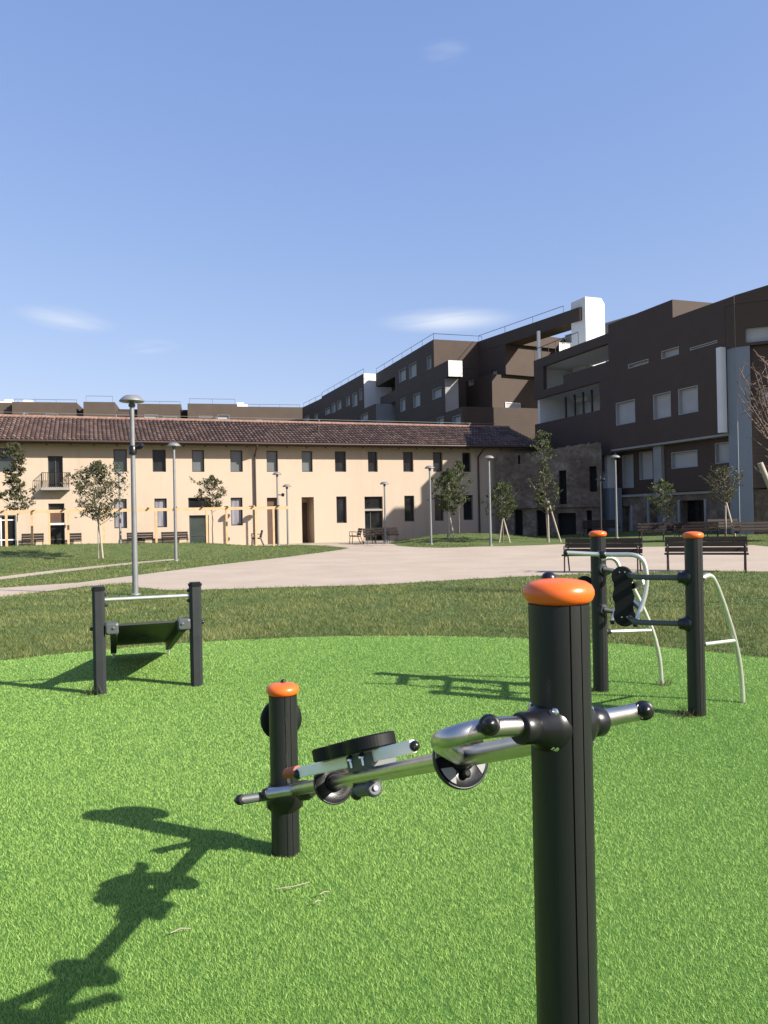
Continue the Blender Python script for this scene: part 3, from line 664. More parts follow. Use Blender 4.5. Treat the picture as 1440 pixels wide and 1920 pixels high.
# ------------------------------------------------------------------ street lamps
def lamp_proto(h, name='street_lamp'):
    o = bpy.data.objects.new(name, None); C.objects.link(o)
    p = MB(); p.tube([(0, 0, -.05), (0, 0, h*.62), (0, 0, h-.18)], [.060, .047, .044], 14); p.lathe((0, 0, 0), [(.11, 0), (.11, .02), (.07, .035)], seg=16); p.build('pole', M['galv'], o, True)
    n = MB(); n.lathe((0, 0, h-.2), [(.05, -.02), (.068, 0), (.068, .035), (.05, .05)], seg=16); n.build('collar', M['lampdark'], o, True)
    l = MB(); l.lathe((0, 0, h-.16), [(.05, 0), (.07, .035), (.09, .05)], seg=16); l.build('lens', M['glass_gray'], o, True)
    hd = MB(); hd.lathe((0, 0, h), [(.09, -.105), (.225, -.115), (.248, -.105), (.244, -.09), (.185, -.025), (.13, .012), (.05, .022), (0.0, .023)], seg=28); hd.build('lamp_shade', M['galv'], o, True)
    return o
def copy_tree(o, parent=None):
    c = o.copy(); C.objects.link(c); c.parent = parent
    for ch in [x for x in bpy.data.objects if x.parent == o]: copy_tree(ch, c)
    return c
# (px top, py top, px base, Y, height, label)
LG = 'mushroom capped lamps in the park'
L = [(254, 1115, 15.9, 'tall near grey mushroom lamp with a spotlight clamped to its pole'),
     (330, 1052, 28.4, 'grey mushroom lamp on the left lawn at the end of the narrow path'),
     (226, 1020, 38.6, 'slim mushroom lamp between the bushy young tree and the tallest lamp'),
     (522, 1018, 41.8, 'mushroom lamp with a small spotlight at the right end of the pergola'),
     (540, 1018, 42.6, 'short mushroom lamp just beyond the tip of the pergola beam'),
     (723, 1018, 42.2, 'mushroom lamp in front of the shaded edge of the wide farmhouse entrance'),
     (808.5, 1022, 38.0, 'mushroom lamp left of the leafy tree on the raised lawn'),
     (920, 1022, 36.0, 'mushroom lamp by the farmhouse corner downpipe near the round topped tree'),
     (1156.5, 1005, 39.0, 'mushroom lamp with a bright cap before the dark apartment block')]
tops_y = [743, 831, 884, 886, 909, 904, 874, 855, 854]
protos = {}
for (px, py, Y, lab), ty in zip(L, tops_y):
    base = U(px, py, Y); g0 = gzf(base.x, base.y); topz = U(px-4, ty, Y).z; h = topz-g0
    kk = lamp_proto(h); kk.location = (base.x, base.y, g0); tag(kk, lab, 'street lamp', LG)
    if Y < 16:
        sp = MB(); c = V((0, 0, U(255, 843, Y).z-g0))
        sp.lathe(c, [(.075, -.1), (.08, -.08), (.08, .06), (.06, .08)], seg=12); sp.bar(c+V((.06, 0, 0)), c+V((.15, -.03, .05)), .03, .03)
        sp.lathe(c+V((.16, -.02, .06)), [(.045, -.06), (.06, -.02), (.06, .05), (.04, .07)], V((.8, -.2, .35)), 12)
        sp.build('spotlight', M['black'], kk, True)
    if px == 522:
        sp = MB(); c = V((0, 0, U(520, 928, Y).z-g0)); sp.bar(c, c+V((.25, 0, 0)), .05, .05); sp.lathe(c+V((.28, 0, 0)), [(.08, -.06), (.1, 0), (.08, .08)], V((1, 0, -.2)), 10); sp.build('spotlight', M['black'], kk, True)
# thin dark pole with spotlight by the panel
b = U(1127.5, 1004, 38.0); dp = empty('spotlight_pole', (b.x, b.y, gzf(b.x, b.y)), 'thin dark pole with a small spotlight in front of the bluish panel', 'pole')
p = MB(); zt_ = U(1127, 892, 38).z; p.tube([V((b.x, b.y, gzf(b.x, b.y)-.05)), V((b.x, b.y, zt_))], .035, 8); p.build('pole', M['railing'], dp)
p = MB(); p.bar(V((b.x-.22, b.y, zt_-.18)), V((b.x+.1, b.y, zt_-.18)), .06, .06); p.lathe(V((b.x+.12, b.y, zt_-.18)), [(.07, -.06), (.09, 0), (.07, .08)], V((1, 0, 0)), 10); p.build('spotlight', M['black'], dp)

# ------------------------------------------------------------------ benches / chairs (local: faces -Y)
def make_bench(W, name, n_legs=2, slat='benchwood'):
    o = bpy.data.objects.new(name, None); C.objects.link(o)
    hw = W/2
    for i, (y, z) in enumerate(((-.28, .43), (-.17, .435), (-.06, .43), (.05, .42))):
        m = MB(); m.obox((0, y, z), (hw, .047, .018), None, .008); m.build('seat_slat', M[slat], o, True)
    ax = (V((1, 0, 0)), V((0, math.sin(R(16)), math.cos(R(16)))).cross(V((1, 0, 0))), V((0, math.sin(R(16)), math.cos(R(16)))))
    for i, q in enumerate((.10, .235, .365)):
        c = V((0, .10, .42))+ax[2]*q; m = MB(); m.obox(c, (hw, .016, .056), ax, .008); m.build('back_slat', M[slat], o, True)
    for x in (-hw+.07, hw-.07):
        m = MB()
        m.tube(fillet([(x, -.33, 0), (x, -.30, .41), (x, .10, .395), (x, .10, .39)], .05, 4), .018, 8)
        m.tube(fillet([(x, .30, 0), (x, .13, .40), (x, .235, .83)], .06, 4), .018, 8)
        m.tube(fillet([(x, -.31, .40), (x, -.34, .64), (x, -.28, .66), (x, .15, .61)], .06, 4), .016, 8)
        m.build('side_frame', M['benchmetal'], o, True)
    return o
BG = 'slatted park benches'
bench = make_bench(1.85, 'park_bench'); first = [True]
def put(proto, x, y, ang, lab, cat, grp, used):
    o = proto if not used[0] else copy_tree(proto); used[0] = True
    o.location = (x, y, gzf(x, y)); o.rotation_euler = (0, 0, ang); tag(o, lab, cat, grp); return o
ub = [False]
def pb_(px, py, Y, ang, lab): p = U(px, py, Y); put(bench, p.x, p.y, R(ang), lab, 'bench', BG, ub)
pb_(1130, 1074, 19.2, -24, 'dark slatted bench on the path behind the left post of the curved tube machine')
pb_(1324, 1070, 18.9, -22, 'dark slatted bench on the path behind the right post of the curved tube machine')
pb_(1238, 1007, 34.5, -6, 'shaded bench on the far grass behind the young tree with a leafy left side')
pb_(1305, 1008, 34.0, -20, 'shaded bench in front of the arched stone doorway')
pb_(1362, 1008, 34.8, 25, 'shaded bench around the staked tree beside the bluish pillar')
pb_(1418, 1010, 33.0, 4, 'shaded bench at the far right in front of the grey pillar')
pb_(1128, 1006, 41.0, 0, 'low dark bench in front of the bluish panel')
for px0, px1, lab in ((40, 82, 'bench against the cream wall between the glass doors at far left'), (127, 153, 'narrow looking bench against the wall right of the glass door'),
                      (238, 288, 'bench against the wall behind the tallest lamp'), (303, 353, 'bench against the wall left of the green glass door')):
    a = FH.hit((px0+px1)/2, 1010, .6); p = FH.w(a[0], 0, .6); bo = put(bench, p.x, p.y, math.atan2(FH.t.y, FH.t.x), lab, 'bench', BG, ub); bo.scale = ((FH.hit(px1, 1010, .6)[0]-FH.hit(px0, 1010, .6)[0])/1.85, 1, 1)
chair = make_bench(.62, 'garden_chair'); uc = [False]
CG = 'slatted metal armchairs by the farmhouse'
for px, Y, ang, lab in ((484, 41.6, -75, 'armchair facing left below the farmhouse downpipe'), (669, 42.2, -70, 'leftmost armchair of the group at the wide entrance'),
                        (693, 41.0, 20, 'armchair in front of the left jamb of the wide entrance'), (712, 43.0, 5, 'armchair right in front of the dark glass entrance door'), (736, 42.6, 10, 'shaded armchair right of the entrance lamp')):
    p = U(px, 1018, Y); put(chair, p.x, p.y, R(ang), lab, 'chair', CG, uc)

# ------------------------------------------------------------------ trees
def leaf_mesh(centres, sizes, parent, m, name='crown'):
    n = len(centres); c = np.array(centres); s_ = np.array(sizes)[:, None]
    a = RNG.normal(size=(n, 3)); a /= np.linalg.norm(a, axis=1)[:, None]
    t = RNG.normal(size=(n, 3)); b = np.cross(a, t); b /= np.linalg.norm(b, axis=1)[:, None]
    w = RNG.uniform(.35, .55, (n, 1))
    P = np.stack([c-a*s_, c+b*s_*w+a*s_*.1, c+a*s_, c-b*s_*w+a*s_*.1], 1).reshape(-1, 3)
    off = np.array(world_off(parent)); P = P-off
    me = bpy.data.meshes.new(name); me.vertices.add(4*n); me.vertices.foreach_set('co', P.ravel().astype('f'))
    me.loops.add(4*n); me.loops.foreach_set('vertex_index', np.arange(4*n, dtype='i')); me.polygons.add(n)
    me.polygons.foreach_set('loop_start', np.arange(0, 4*n, 4, dtype='i')); me.polygons.foreach_set('loop_total', np.full(n, 4, 'i'))
    me.update(); me.validate(); me.materials.append(m)
    at = me.attributes.new('tint', 'FLOAT', 'FACE'); at.data.foreach_set('value', RNG.uniform(0, 1, len(me.polygons)).astype('f'))
    o = bpy.data.objects.new(name, me); C.objects.link(o); o.parent = parent; return o
def young_tree(name, base, h, cz0, rad, lab, leaf='leaf', nl=1600, lsz=.055, shape='egg', lean=0.0, trunk='bark', lime=False, stakes=(), tr=.035, limbs=26, dens=1.0, bare=False):
    x, y = base; z0 = gzf(x, y); o = empty(name, (x, y, z0), lab, 'tree', 'young trees of the park')
    B = V((x, y, z0)); rnd = random.Random(hash_(lab))
    pts = [B+V((0, 0, -.05))]; 
    for i in range(1, 9):
        t = i/8; pts.append(B+V((lean*t+rnd.uniform(-.03, .03)*t*2, rnd.uniform(-.03, .03), h*.97*t)))
    m = MB(); m.tube(pts, [tr*(1-.85*i/8) for i in range(9)], 8); m.build('trunk', M['limewash' if lime else 'bark'], o)
    br = MB(); cen = []; 
    for i in range(limbs):
        t = (i+.5)/limbs; zz_ = cz0+(h-cz0)*t*.97; 
        if shape == 'egg': rr = rad*math.sin(math.pi*min(1, (t*.85+.18)))**.8
        elif shape == 'cone': rr = rad*(1-t)**.75+.1
        elif shape == 'col': rr = rad*(.75+.25*math.sin(9*t))*min(1, (1-t)*3+.25)
        elif shape == 'top': rr = rad*(.35+.65*t) if t < .85 else rad*.8
        else: rr = rad*(1-abs(t-.3))
        rr *= rnd.uniform(.6, 1.12)
        an = i*2.4+rnd.uniform(-.5, .5); k = min(8, max(0, zz_/h/.97*8)); ki = int(k); P = pts[ki].lerp(pts[min(8, ki+1)], k-ki)
        P = V((P.x, P.y, z0+zz_))
        rise = rnd.uniform(.25, .6)*rr
        st = P-V((0, 0, rise*.5)); e = P+V((math.cos(an)*rr, math.sin(an)*rr, rise))
        mid = st.lerp(e, .5)+V((0, 0, -.06*rr)); br.tube([st, mid, e], [.014, .009, .004], 5)
        nsub = 4
        for q in range(nsub):
            u = rnd.uniform(.3, 1); p0 = st.lerp(e, u); dv = V((rnd.uniform(-1, 1), rnd.uniform(-1, 1), rnd.uniform(-.3, .9)))*rr*.38
            br.tube([p0, p0+dv], [.006, .003], 4, False)
            if not bare:
                for _ in range(max(1, int(nl/limbs/nsub))):
                    w = rnd.random()**.6; c = p0+dv*w+V((rnd.gauss(0, .055), rnd.gauss(0, .055), rnd.gauss(0, .045)))*(1 if rad < 1.2 else 1.5); cen.append(tuple(c))
    br.build('branches', M['bark' if not bare else 'twig'], o)
    if cen: leaf_mesh(cen, [lsz*rnd.uniform(.6, 1.25) for _ in cen], o, M[leaf])
    for (dx, dy, zt_) in stakes:
        s = MB(); s.tube([B+V((dx, dy, -.05)), B+V((dx*.06+.02, dy*.06, zt_))], .04, 7); s.build('stake', M['stake'], o)
    return o
def hash_(s): return sum((i+1)*ord(c) for i, c in enumerate(s))
def tb(px, py, Y): p = U(px, py, Y); return (p.x, p.y)
young_tree('young_tree', tb(33, 1025, 36), 4.75, 1.5, .85, 'tall slim young tree with pale trunk at the far left', nl=2600, lsz=.075, shape='col', lime=True, limbs=36, leaf='leaf')
young_tree('young_tree', tb(185, 1035, 31), 3.8, 1.4, 1.22, 'bushy young tree with twin pale stems on the left lawn', nl=3300, lsz=.062, shape='egg', lime=True, stakes=((.18, -.05, 1.6),), limbs=44)
young_tree('young_tree', tb(399, 1015, 39.2), 3.5, 1.75, .85, 'small young tree by the green glass door of the farmhouse', nl=1900, lsz=.062, shape='egg', limbs=30)
young_tree('young_tree', tb(842, 1002, 40.2), 3.55, 1.25, .95, 'leafy pale green tree on the raised lawn beside a lamp', nl=3400, lsz=.065, shape='egg', lime=True, leaf='leaf2', stakes=((.25, -.1, 1.2), (-.1, .1, 1.2)), limbs=40)
young_tree('young_tree', tb(861, 1000, 42.5), 4.0, 1.5, .75, 'slightly taller pale tree standing behind the leafy tree of the raised lawn', nl=1700, lsz=.06, shape='egg', leaf='leaf2', limbs=30)
young_tree('young_tree', tb(943, 1004, 38.0), 2.95, 1.1, .98, 'round dark green tree on two pale stakes before the ruined wall', nl=2400, lsz=.06, shape='egg', leaf='leaf2', stakes=((.32, -.1, 1.15), (-.2, 0, 1.15)), limbs=40)
young_tree('young_tree', tb(1027, 1006, 38.0), 5.45, 1.4, .78, 'tallest slender tree with one slanting stake before the ruined wall', nl=1900, lsz=.06, shape='col', leaf='leaf2', stakes=((.62, -.05, 2.0), (.05, .02, 2.0)), limbs=44, lean=-.18)
young_tree('young_tree', tb(1244, 1006, 35.0), 2.75, 1.0, .78, 'dark shaded tree behind the far bench before the stone ground floor', nl=1500, lsz=.055, shape='egg', leaf='leaf2', limbs=30)
young_tree('young_tree', tb(1361, 1008, 34.0), 3.2, 1.55, .9, 'dense twiggy tree with a slanting pale stake beside the bluish pillar', nl=1700, lsz=.05, shape='egg', leaf='leaf', stakes=((.42, -.05, 1.6), (.0, .05, 1.5)), limbs=40)
# bare tree at the right edge
o = young_tree('young_tree', tb(1463, 1120, 13.0), 3.95, 1.9, .85, 'nearly bare twiggy tree cut off by the right edge of the view', nl=0, shape='top', limbs=34, bare=True, tr=.04)
bx, by = tb(1463, 1120, 13.0); bt = []
for i in range(170):
    a = random.uniform(0, 6.28); r0 = .88*random.random()**.5; bt.append((bx+math.cos(a)*r0, by+math.sin(a)*r0, random.uniform(2.6, 4.0)))
sk = MB(); sk.tube([U(1425, 868, 12.2), U(1449, 925, 12.2), U(1500, 1050, 12.2)], .042, 10); sk.build('stake', M['stake'], o)
# twigs that fan up to the left
tw = MB()
T0 = U(1452, 838, 13.0)
for (px, py) in ((1386, 690), (1381, 715), (1384, 740), (1410, 680), (1432, 672), (1398, 728), (1405, 755), (1424, 700), (1440, 690), (1392, 765), (1418, 735), (1450, 680), (1470, 690)):
    e = U(px, py, 13.0+random.uniform(-.5, .5)); mid = T0.lerp(e, .5)+V((.05, 0, -.05)); tw.tube([T0, mid, e], [.014, .009, .005], 5)
    for q in range(5):
        p0 = mid.lerp(e, random.random()); tw.tube([p0, p0+V((random.uniform(-.1, .1), random.uniform(-.1, .1), random.uniform(.02, .16)))], [.006, .003], 4)
tw.build('twigs', M['twig'], o)

# ------------------------------------------------------------------ exercise machine posts
def post_mesh(x, y, z1, r, rot=0.0, z0=-.05):
    m = MB(); vs = []; A = set(np.arange(0, 360, 5.0).tolist())
    for g_ in (0, 24, 120, 144, 240, 264):
        for d in (-1.6, -.8, .8, 1.6): A.add((g_+d) % 360)
    A = sorted(a for a in A if not any(abs((a-g_+180) % 360-180) < .5 for g_ in (0, 24, 120, 144, 240, 264)))
    for z in (z0, z1):
        for a in A:
            d = min(abs((a-g_+180) % 360-180) for g_ in (0, 24, 120, 144, 240, 264)); rr = r-(.0035 if d < 1 else 0)
            t = R(a+rot); vs.append((x+math.cos(t)*rr, y+math.sin(t)*rr, z))
    seg = len(A)
    m.add(vs, [(j, (j+1) % seg, seg+(j+1) % seg, seg+j) for j in range(seg)]+[tuple(range(seg, 2*seg))], False); return m
def cap_mesh(x, y, z, r):
    m = MB(); m.lathe((x, y, z), [(r*.70, -.004), (r*.96, -.001), (r*1.10, .006), (r*1.165, .016), (r*1.16, .026), (r*1.08, .036), (r*.9, .043), (r*.6, .047), (r*.3, .049), (0, .0495)], seg=56); return m
def clamp(c, ax, r, parent, bolts=True, out=.045):
    """saddle flange with collar pointing along ax"""
    m = MB(); ax = V(ax).normalized(); c = V(c)
    m.lathe(c, [(r*1.04, .020), (r*1.02, .044), (r*.94, .054), (r*.70, .074), (r*.58, .086)], ax, 28)
    m.lathe(c+ax*.080, [(r*.56, 0), (r*.60, .002), (r*.60, .036), (r*.56, .040)], ax, 28)
    o = m.build('clamp', M['black'], parent)
    if bolts:
        up = V((0, 0, 1)); sd = ax.cross(up).normalized()
        for (a, b) in ((.7, .62), (.7, -.62), (-.7, .62), (-.7, -.62)):
            p = c+ax*.050+sd*(a*r*.80)+up*(b*r*1.05); q = MB(); q.lathe(p, [(.010, -.012), (.010, .004), (.006, .006)], ax, 8); q.lathe(p, [(.0055, .004), (.0055, .011)], ax, 6); q.build('bolt', M['steelbright'], o)
    return o
def endcap(c, ax, r, parent, name='end_cap'):
    m = MB(); m.lathe(c, [(r*1.0, -.02), (r*1.13, -.018), (r*1.13, 0), (r*1.0, .004), (r*.86, .004), (r*.8, .008), (r*.6, .018), (r*.3, .023), (0, .0245)], ax, 24); return m.build(name, M['black'], parent)
def lobed(m, c, X, Y, N, r, step, n, th):
    """stadium-like pad of n overlapping discs along X"""
    pts = []
    half = math.sqrt(max(r*r-(step/2)**2, 0)); ang0 = math.degrees(math.asin((step/2)/r))
    cs = [(i-(n-1)/2)*step for i in range(n)]
    for i, cx in enumerate(cs):          # upper side from left to right
        a0 = 180 if i == 0 else 123; a1 = 0 if i == n-1 else 57
        k = 16
        for j in range(k+1):
            a = R(a0+(a1-a0)*j/k); pts.append((cx+r*math.cos(a), r*math.sin(a)))
    low = [(x, -y) for x, y in reversed(pts[1:-1])]
    poly = pts+low
    cl = []; 
    for p in poly:
        if not cl or (abs(p[0]-cl[-1][0])+abs(p[1]-cl[-1][1])) > 1e-5: cl.append(p)
    poly = [(x*.965, y*.965) for x, y in cl]
    n_ = len(cl); base = V(c)
    vs = []
    for pl_, h_ in ((poly, -th/2), (cl, -th/2+.005), (cl, th/2-.005), (poly, th/2)): vs += [base+X*p[0]+Y*p[1]+N*h_ for p in pl_]
    fs = [(k*n_+i, k*n_+(i+1) % n_, (k+1)*n_+(i+1) % n_, (k+1)*n_+i) for k in range(3) for i in range(n_)]
    fs += [tuple(range(n_-1, -1, -1)), tuple(range(3*n_, 4*n_))]
    m.add(vs, fs, False); return m

# ---- foreground machine
A0 = U(1052, 1350, 1.64); A0 = V((A0.x, A0.y, 0)); A1 = G(536, 1600); A1 = V((A1.x, A1.y, 0))
mA = empty('exercise_machine', A0, 'foreground exercise machine, a tall and a short black post joined by a sloping steel bar', 'exercise machine')
post_mesh(A0.x, A0.y, 1.31, .0625, -82).build('post', M['post'], mA)
c = cap_mesh(A0.x, A0.y, 1.312, .0625).build('post_cap', M['orange'], mA)
k = MB(); ball(k, V((A0.x-.012, A0.y+.035, 1.358)), .017, fl=.9); k.build('knob', M['black'], mA)
post_mesh(A1.x, A1.y, .708, .0625, -75).build('post', M['post'], mA)
cap_mesh(A1.x, A1.y, .710, .0625).build('post_cap', M['orange'], mA)
k = MB(); ball(k, V((A1.x, A1.y+.02, .762)), .012, fl=.9); k.build('knob', M['black'], mA)
zA, zB = 1.030, .275
B0 = V((A0.x, A0.y, zA)); B1 = V((A1.x, A1.y, zB)); axb = (B0-B1).normalized()
bar = MB(); bar.tube([B1.lerp(B0, .04), B1.lerp(B0, .97)], .0245, 24); bar.build('sloping_bar', M['steel'], mA)
def on_bar(px):
    best = min((abs((lambda p: 720+FPX*(p-EYE).dot(c_r)/(p-EYE).dot(c_f))(B1.lerp(B0, i/400))-px), i/400) for i in range(401)); return B1.lerp(B0, best[1])
# guard discs with spoked faces
for px, hub in ((864, True), (626, False)):
    p = on_bar(px); d = MB(); d.lathe(p, [(.070, -.010), (.078, -.006), (.079, .004), (.075, .010), (.0735, .006), (.03, .006)], axb, 48); g_ = d.build('guard_disc', M['black'], mA)
    sdv = axb.cross(V((0, 0, 1))).normalized(); upv = sdv.cross(axb)
    if hub:
        for a0 in (200, 320, 80):
            poly = []
            for a in np.linspace(a0-24, a0+24, 9): poly.append((.068*math.cos(R(a)), .068*math.sin(R(a))))
            for a in (a0+9, a0-9): poly.append((.038*math.cos(R(a)), .038*math.sin(R(a))))
            q = MB(); q.prism(poly, p+axb*.0065, sdv, upv, axb, .002); q.build('grey_sector', M['concrete'], g_)
    q = MB(); q.lathe(p, [(.034, .007), (.034, .014), (.028, .018)], axb, 24)
    if hub: q.lathe(p-upv*.040, [(.012, .006), (.012, .018), (.006, .022)], axb, 14)
    q.build('hub', M['rubber'], g_)
# handle tube from the clamp round to the disc
xdir = (U(918, 1358, 1.526)-U(1208, 1332, 1.79)).normalized()
C0 = V((A0.x, A0.y, 1.058))
hl = fillet([C0+xdir*.05, U(918, 1362, 1.535), U(836, 1384, 1.50), U(822, 1392, 1.60), on_bar(862)], .07, 8)
m = MB(); m.tube(hl, .0200, 24); m.build('handle_bar', M['steel'], mA)
clamp(C0, xdir, .054, mA); clamp(C0, -xdir, .054, mA)
rt = U(1200, 1334, 1.79); m = MB(); m.tube([C0-xdir*.05, rt], .0195, 24); m.build('handle_bar', M['steel'], mA)
def tocam(p): return (EYE-p).normalized()
q = U(1208, 1332, 1.77); n1 = (tocam(q)+V((.25, 0, 0))).normalized(); m = MB(); m.tube([rt-V((.004, 0, 0)), q], .0195, 20); m.build('grip', M['steel'], mA); endcap(q, n1, .0195, mA)
q = U(918, 1359, 1.50); m = MB(); m.tube([U(918, 1359, 1.535), q], .0195, 20); m.build('grip', M['steel'], mA); endcap(q, (tocam(q)+V((.1, 0, .1))).normalized(), .0182, mA)
# pedal assembly on the bar
pl0 = U(560, 1449, 3.02); pl1 = U(776, 1399, 2.44); pax = (pl1-pl0).normalized()
m = MB(); m.bar(pl0, pl1, .022, .040, bev=.004); m.build('flat_lever', M['alu'], mA)
e_ = MB(); ball(e_, pl1+pax*.004, .0165); e_.build('end_cap', M['black'], mA)
e_ = MB(); ball(e_, pl0-pax*.004-V((0, .015, 0)), .019); e_.build('end_cap', M['black'], mA)
e_ = MB(); e_.tube([pl0-pax*.01+V((0, .02, 0)), pl0-pax*.05+V((-.03, .05, -.012))], [.022, .019], 16); e_.build('grip', M['redend'], mA)
vc = U(655, 1405, 2.72); vdir = (vc-EYE).normalized(); Ny = pax.cross(vdir).normalized(); 
if Ny.z < 0: Ny = -Ny
# tilt so only the rim shows
Yd = (vdir+Ny*(-.02)).normalized(); Xd = pax; Nn = Xd.cross(Yd).normalized(); Nn = Nn if Nn.z > 0 else -Nn; Yd = Nn.cross(Xd).normalized()
pc = U(662, 1403, 2.74)+Nn*.004
m = MB(); lobed(m, pc, Xd, Yd, Nn, .086, .115, 3, .045); pad = m.build('foot_pad', M['rubber'], mA)
m = MB(); bc = U(682, 1428, 2.66); m.obox(bc+Yd*.03, (.075, .05, .026), (Xd, Yd, Nn)); br_ = m.build('bracket', M['greysteel'], mA)
for s_ in (-.045, .03):
    q = MB(); p = bc+Xd*s_-Yd*.022+Nn*.018; q.lathe(p, [(.014, -.006), (.014, .006), (.009, .009)], Nn, 6); q.lathe(p, [(.006, -.03), (.006, .02), (.003, .024)], Nn, 8); q.build('bolt', M['steelbright'], br_)
m = MB(); lv = on_bar(690)-V((0, 0, .045)); m.tube([lv+axb*.05, lv-axb*.10], .022, 14); m.lathe(lv+axb*.05, [(.027, -.01), (.027, .012), (.02, .016)], axb, 16)
m.build('pivot_housing', M['greysteel'], mA)
q = MB(); q.lathe(lv+axb*.05, [(.009, .016), (.009, .024)], axb, 6); q.build('bolt', M['steelbright'], mA)
q = MB(); kp = U(669, 1488, 2.70); ball(q, kp, .022); q.tube([kp+V((0, 0, .05)), kp], .014, 10); q.build('stop_knob', M['black'], mA)
# short post fittings
C1 = V((A1.x, A1.y, zB)); xd1 = (U(500, 1488, 3.42)-U(585, 1476, 3.30)).normalized()
m = MB(); m.tube([U(584, 1476, 3.36), U(498, 1489, 3.42)], .0225, 20); m.build('cross_tube', M['steel'], mA); endcap(U(497, 1489, 3.42), xd1, .0215, mA)
m = MB(); m.tube([U(535, 1487, 3.50), U(448, 1500, 3.37)], .0200, 20); m.build('cross_tube', M['greysteel'], mA); endcap(U(448, 1500, 3.37), xd1, .0190, mA)
m = MB(); m.lathe(C1-V((0, 0, .045)), [(.066, -.03), (.082, -.015), (.084, .05), (.068, .085)], seg=32); m.build('clamp', M['black'], mA)
m = MB(); m.lathe(U(570, 1482, 3.40), [(.03, -.03), (.042, -.01), (.042, .02), (.03, .045)], xd1*-1, 20); m.build('clamp', M['black'], mA)
m = MB(); m.lathe(U(527, 1348, 3.66), [(.092, -.018), (.096, -.01), (.096, .014), (.085, .02), (0, .022)], V((axb.x, axb.y, .05)), 40); m.build('round_pad', M['rubber'], mA)
m = MB(); m.bar(U(527, 1348, 3.64), V((A1.x, A1.y, .55)), .05, .06); m.build('pad_bracket', M['black'], mA)

# ---- right machine (two posts, curved tubes)
B3 = G(1127, 1296); B4 = G(1307, 1341)
mB = empty('exercise_machine', (B4.x, B4.y, 0), 'outdoor exercise machine on the right with two tall orange capped posts and curved steel tubes', 'exercise machine')
for P_ in (B3, B4):
    post_mesh(P_.x, P_.y, 1.285, .0625, -88).build('post', M['post'], mB); cap_mesh(P_.x, P_.y, 1.287, .0625).build('post_cap', M['orange'], mB)
def atz(P, z): return V((P.x, P.y, z))
ax4 = (B4-B3).normalized(); per = V((-ax4.y, ax4.x, 0)); per = per if per.x > 0 else -per
mid_ = (B3+B4)/2
for z in (1.00, .665):
    a = atz(B3, z)+V((.02, -.065, .02)); b = atz(B4, z)+V((-.08, .01, 0))
    m = MB(); m.tube(fillet([a, a+V((.14, -.02, -.03)), b-ax4*.18*.0+V((-.30, .12, .0)), b], .08, 6), .020, 14); m.build('cross_tube', M['greysteel'], mB)
    m = MB(); m.lathe(atz(B4, z), [(.058, .040), (.060, .064), (.050, .074), (.040, .092), (.040, .112), (.028, .118)], V((-1, .1, 0)), 20); m.build('clamp', M['black'], mB)
    m = MB(); m.lathe(atz(B3, z+.02), [(.046, .05), (.048, .064), (.03, .075)], V((.25, -1, .0)), 20); m.build('clamp', M['postgrey'], mB)
# lobed pad facing the viewer
pcB = U(1169, 1118, 6.18); fdir = V((EYE.x-pcB.x, EYE.y-pcB.y, .12)).normalized(); upB = (V((0, 0, 1))-fdir*fdir.z).normalized(); sdB = upB.cross(fdir)
upB2 = (upB+sdB*-.03).normalized(); sdB = upB2.cross(fdir).normalized()
m = MB(); lobed(m, pcB, upB2, sdB, fdir, .083, .152, 3, .035); pdb = m.build('foot_pad', M['rubber'], mB)
for (dx, dy) in ((-.02, .19), (.02, .19), (-.02, -.16), (.02, -.16)):
    q = MB(); q.lathe(pcB-sdB*dx*-1+upB2*dy, [(.006, .017), (.006, .022)], fdir, 8); q.build('bolt', M['steelbright'], pdb)
# handle frames: near one goes across the post
YH = 6.05
hp = [U(1062, 1036.5, 6.25), U(1130, 1040, 6.2), U(1202, 1040, YH), U(1213, 1070, YH), U(1212, 1112, YH), U(1192, 1168, YH-.02)]
m = MB(); m.tube(fillet(hp, .10, 8), .0175, 16); m.build('handle_frame', M['satin'], mB)
hp2 = [U(1128, 1048, 6.42), U(1152, 1045, 6.42), U(1163, 1064, 6.42), U(1166, 1110, 6.42), U(1148, 1164, 6.38)]
m = MB(); m.tube(fillet(hp2, .08, 8), .0165, 14); m.build('handle_frame', M['satin'], mB)
for p in (U(1191, 1171, YH-.02), U(1148, 1166, 6.38), U(1061, 1036.3, 6.25)):
    m = MB(); ball(m, p, .021); m.build('end_cap', M['black'], mB)
m = MB(); m.lathe(U(1130, 1040, 6.2), [(.02, -.03), (.032, -.02), (.032, .02), (.02, .03)], V((1, .0, 0)), 16); m.bar(U(1130, 1042, 6.22), atz(B3, 1.16), .04, .05); m.build('clamp', M['black'], mB)
m = MB(); m.bar(U(1185, 1100, 6.2), U(1207, 1092, 6.08), .03, .045); m.bar(U(1183, 1125, 6.2), U(1200, 1140, 6.08), .03, .03); m.build('linkage', M['steel'], mB)
# counterweight disc behind post
m = MB(); m.lathe(atz(B3, .88)+V((-.09, .10, 0)), [(.07, -.015), (.075, 0), (.07, .015)], V((-.2, -1, .1)), 28); m.build('round_pad', M['rubber'], mB)
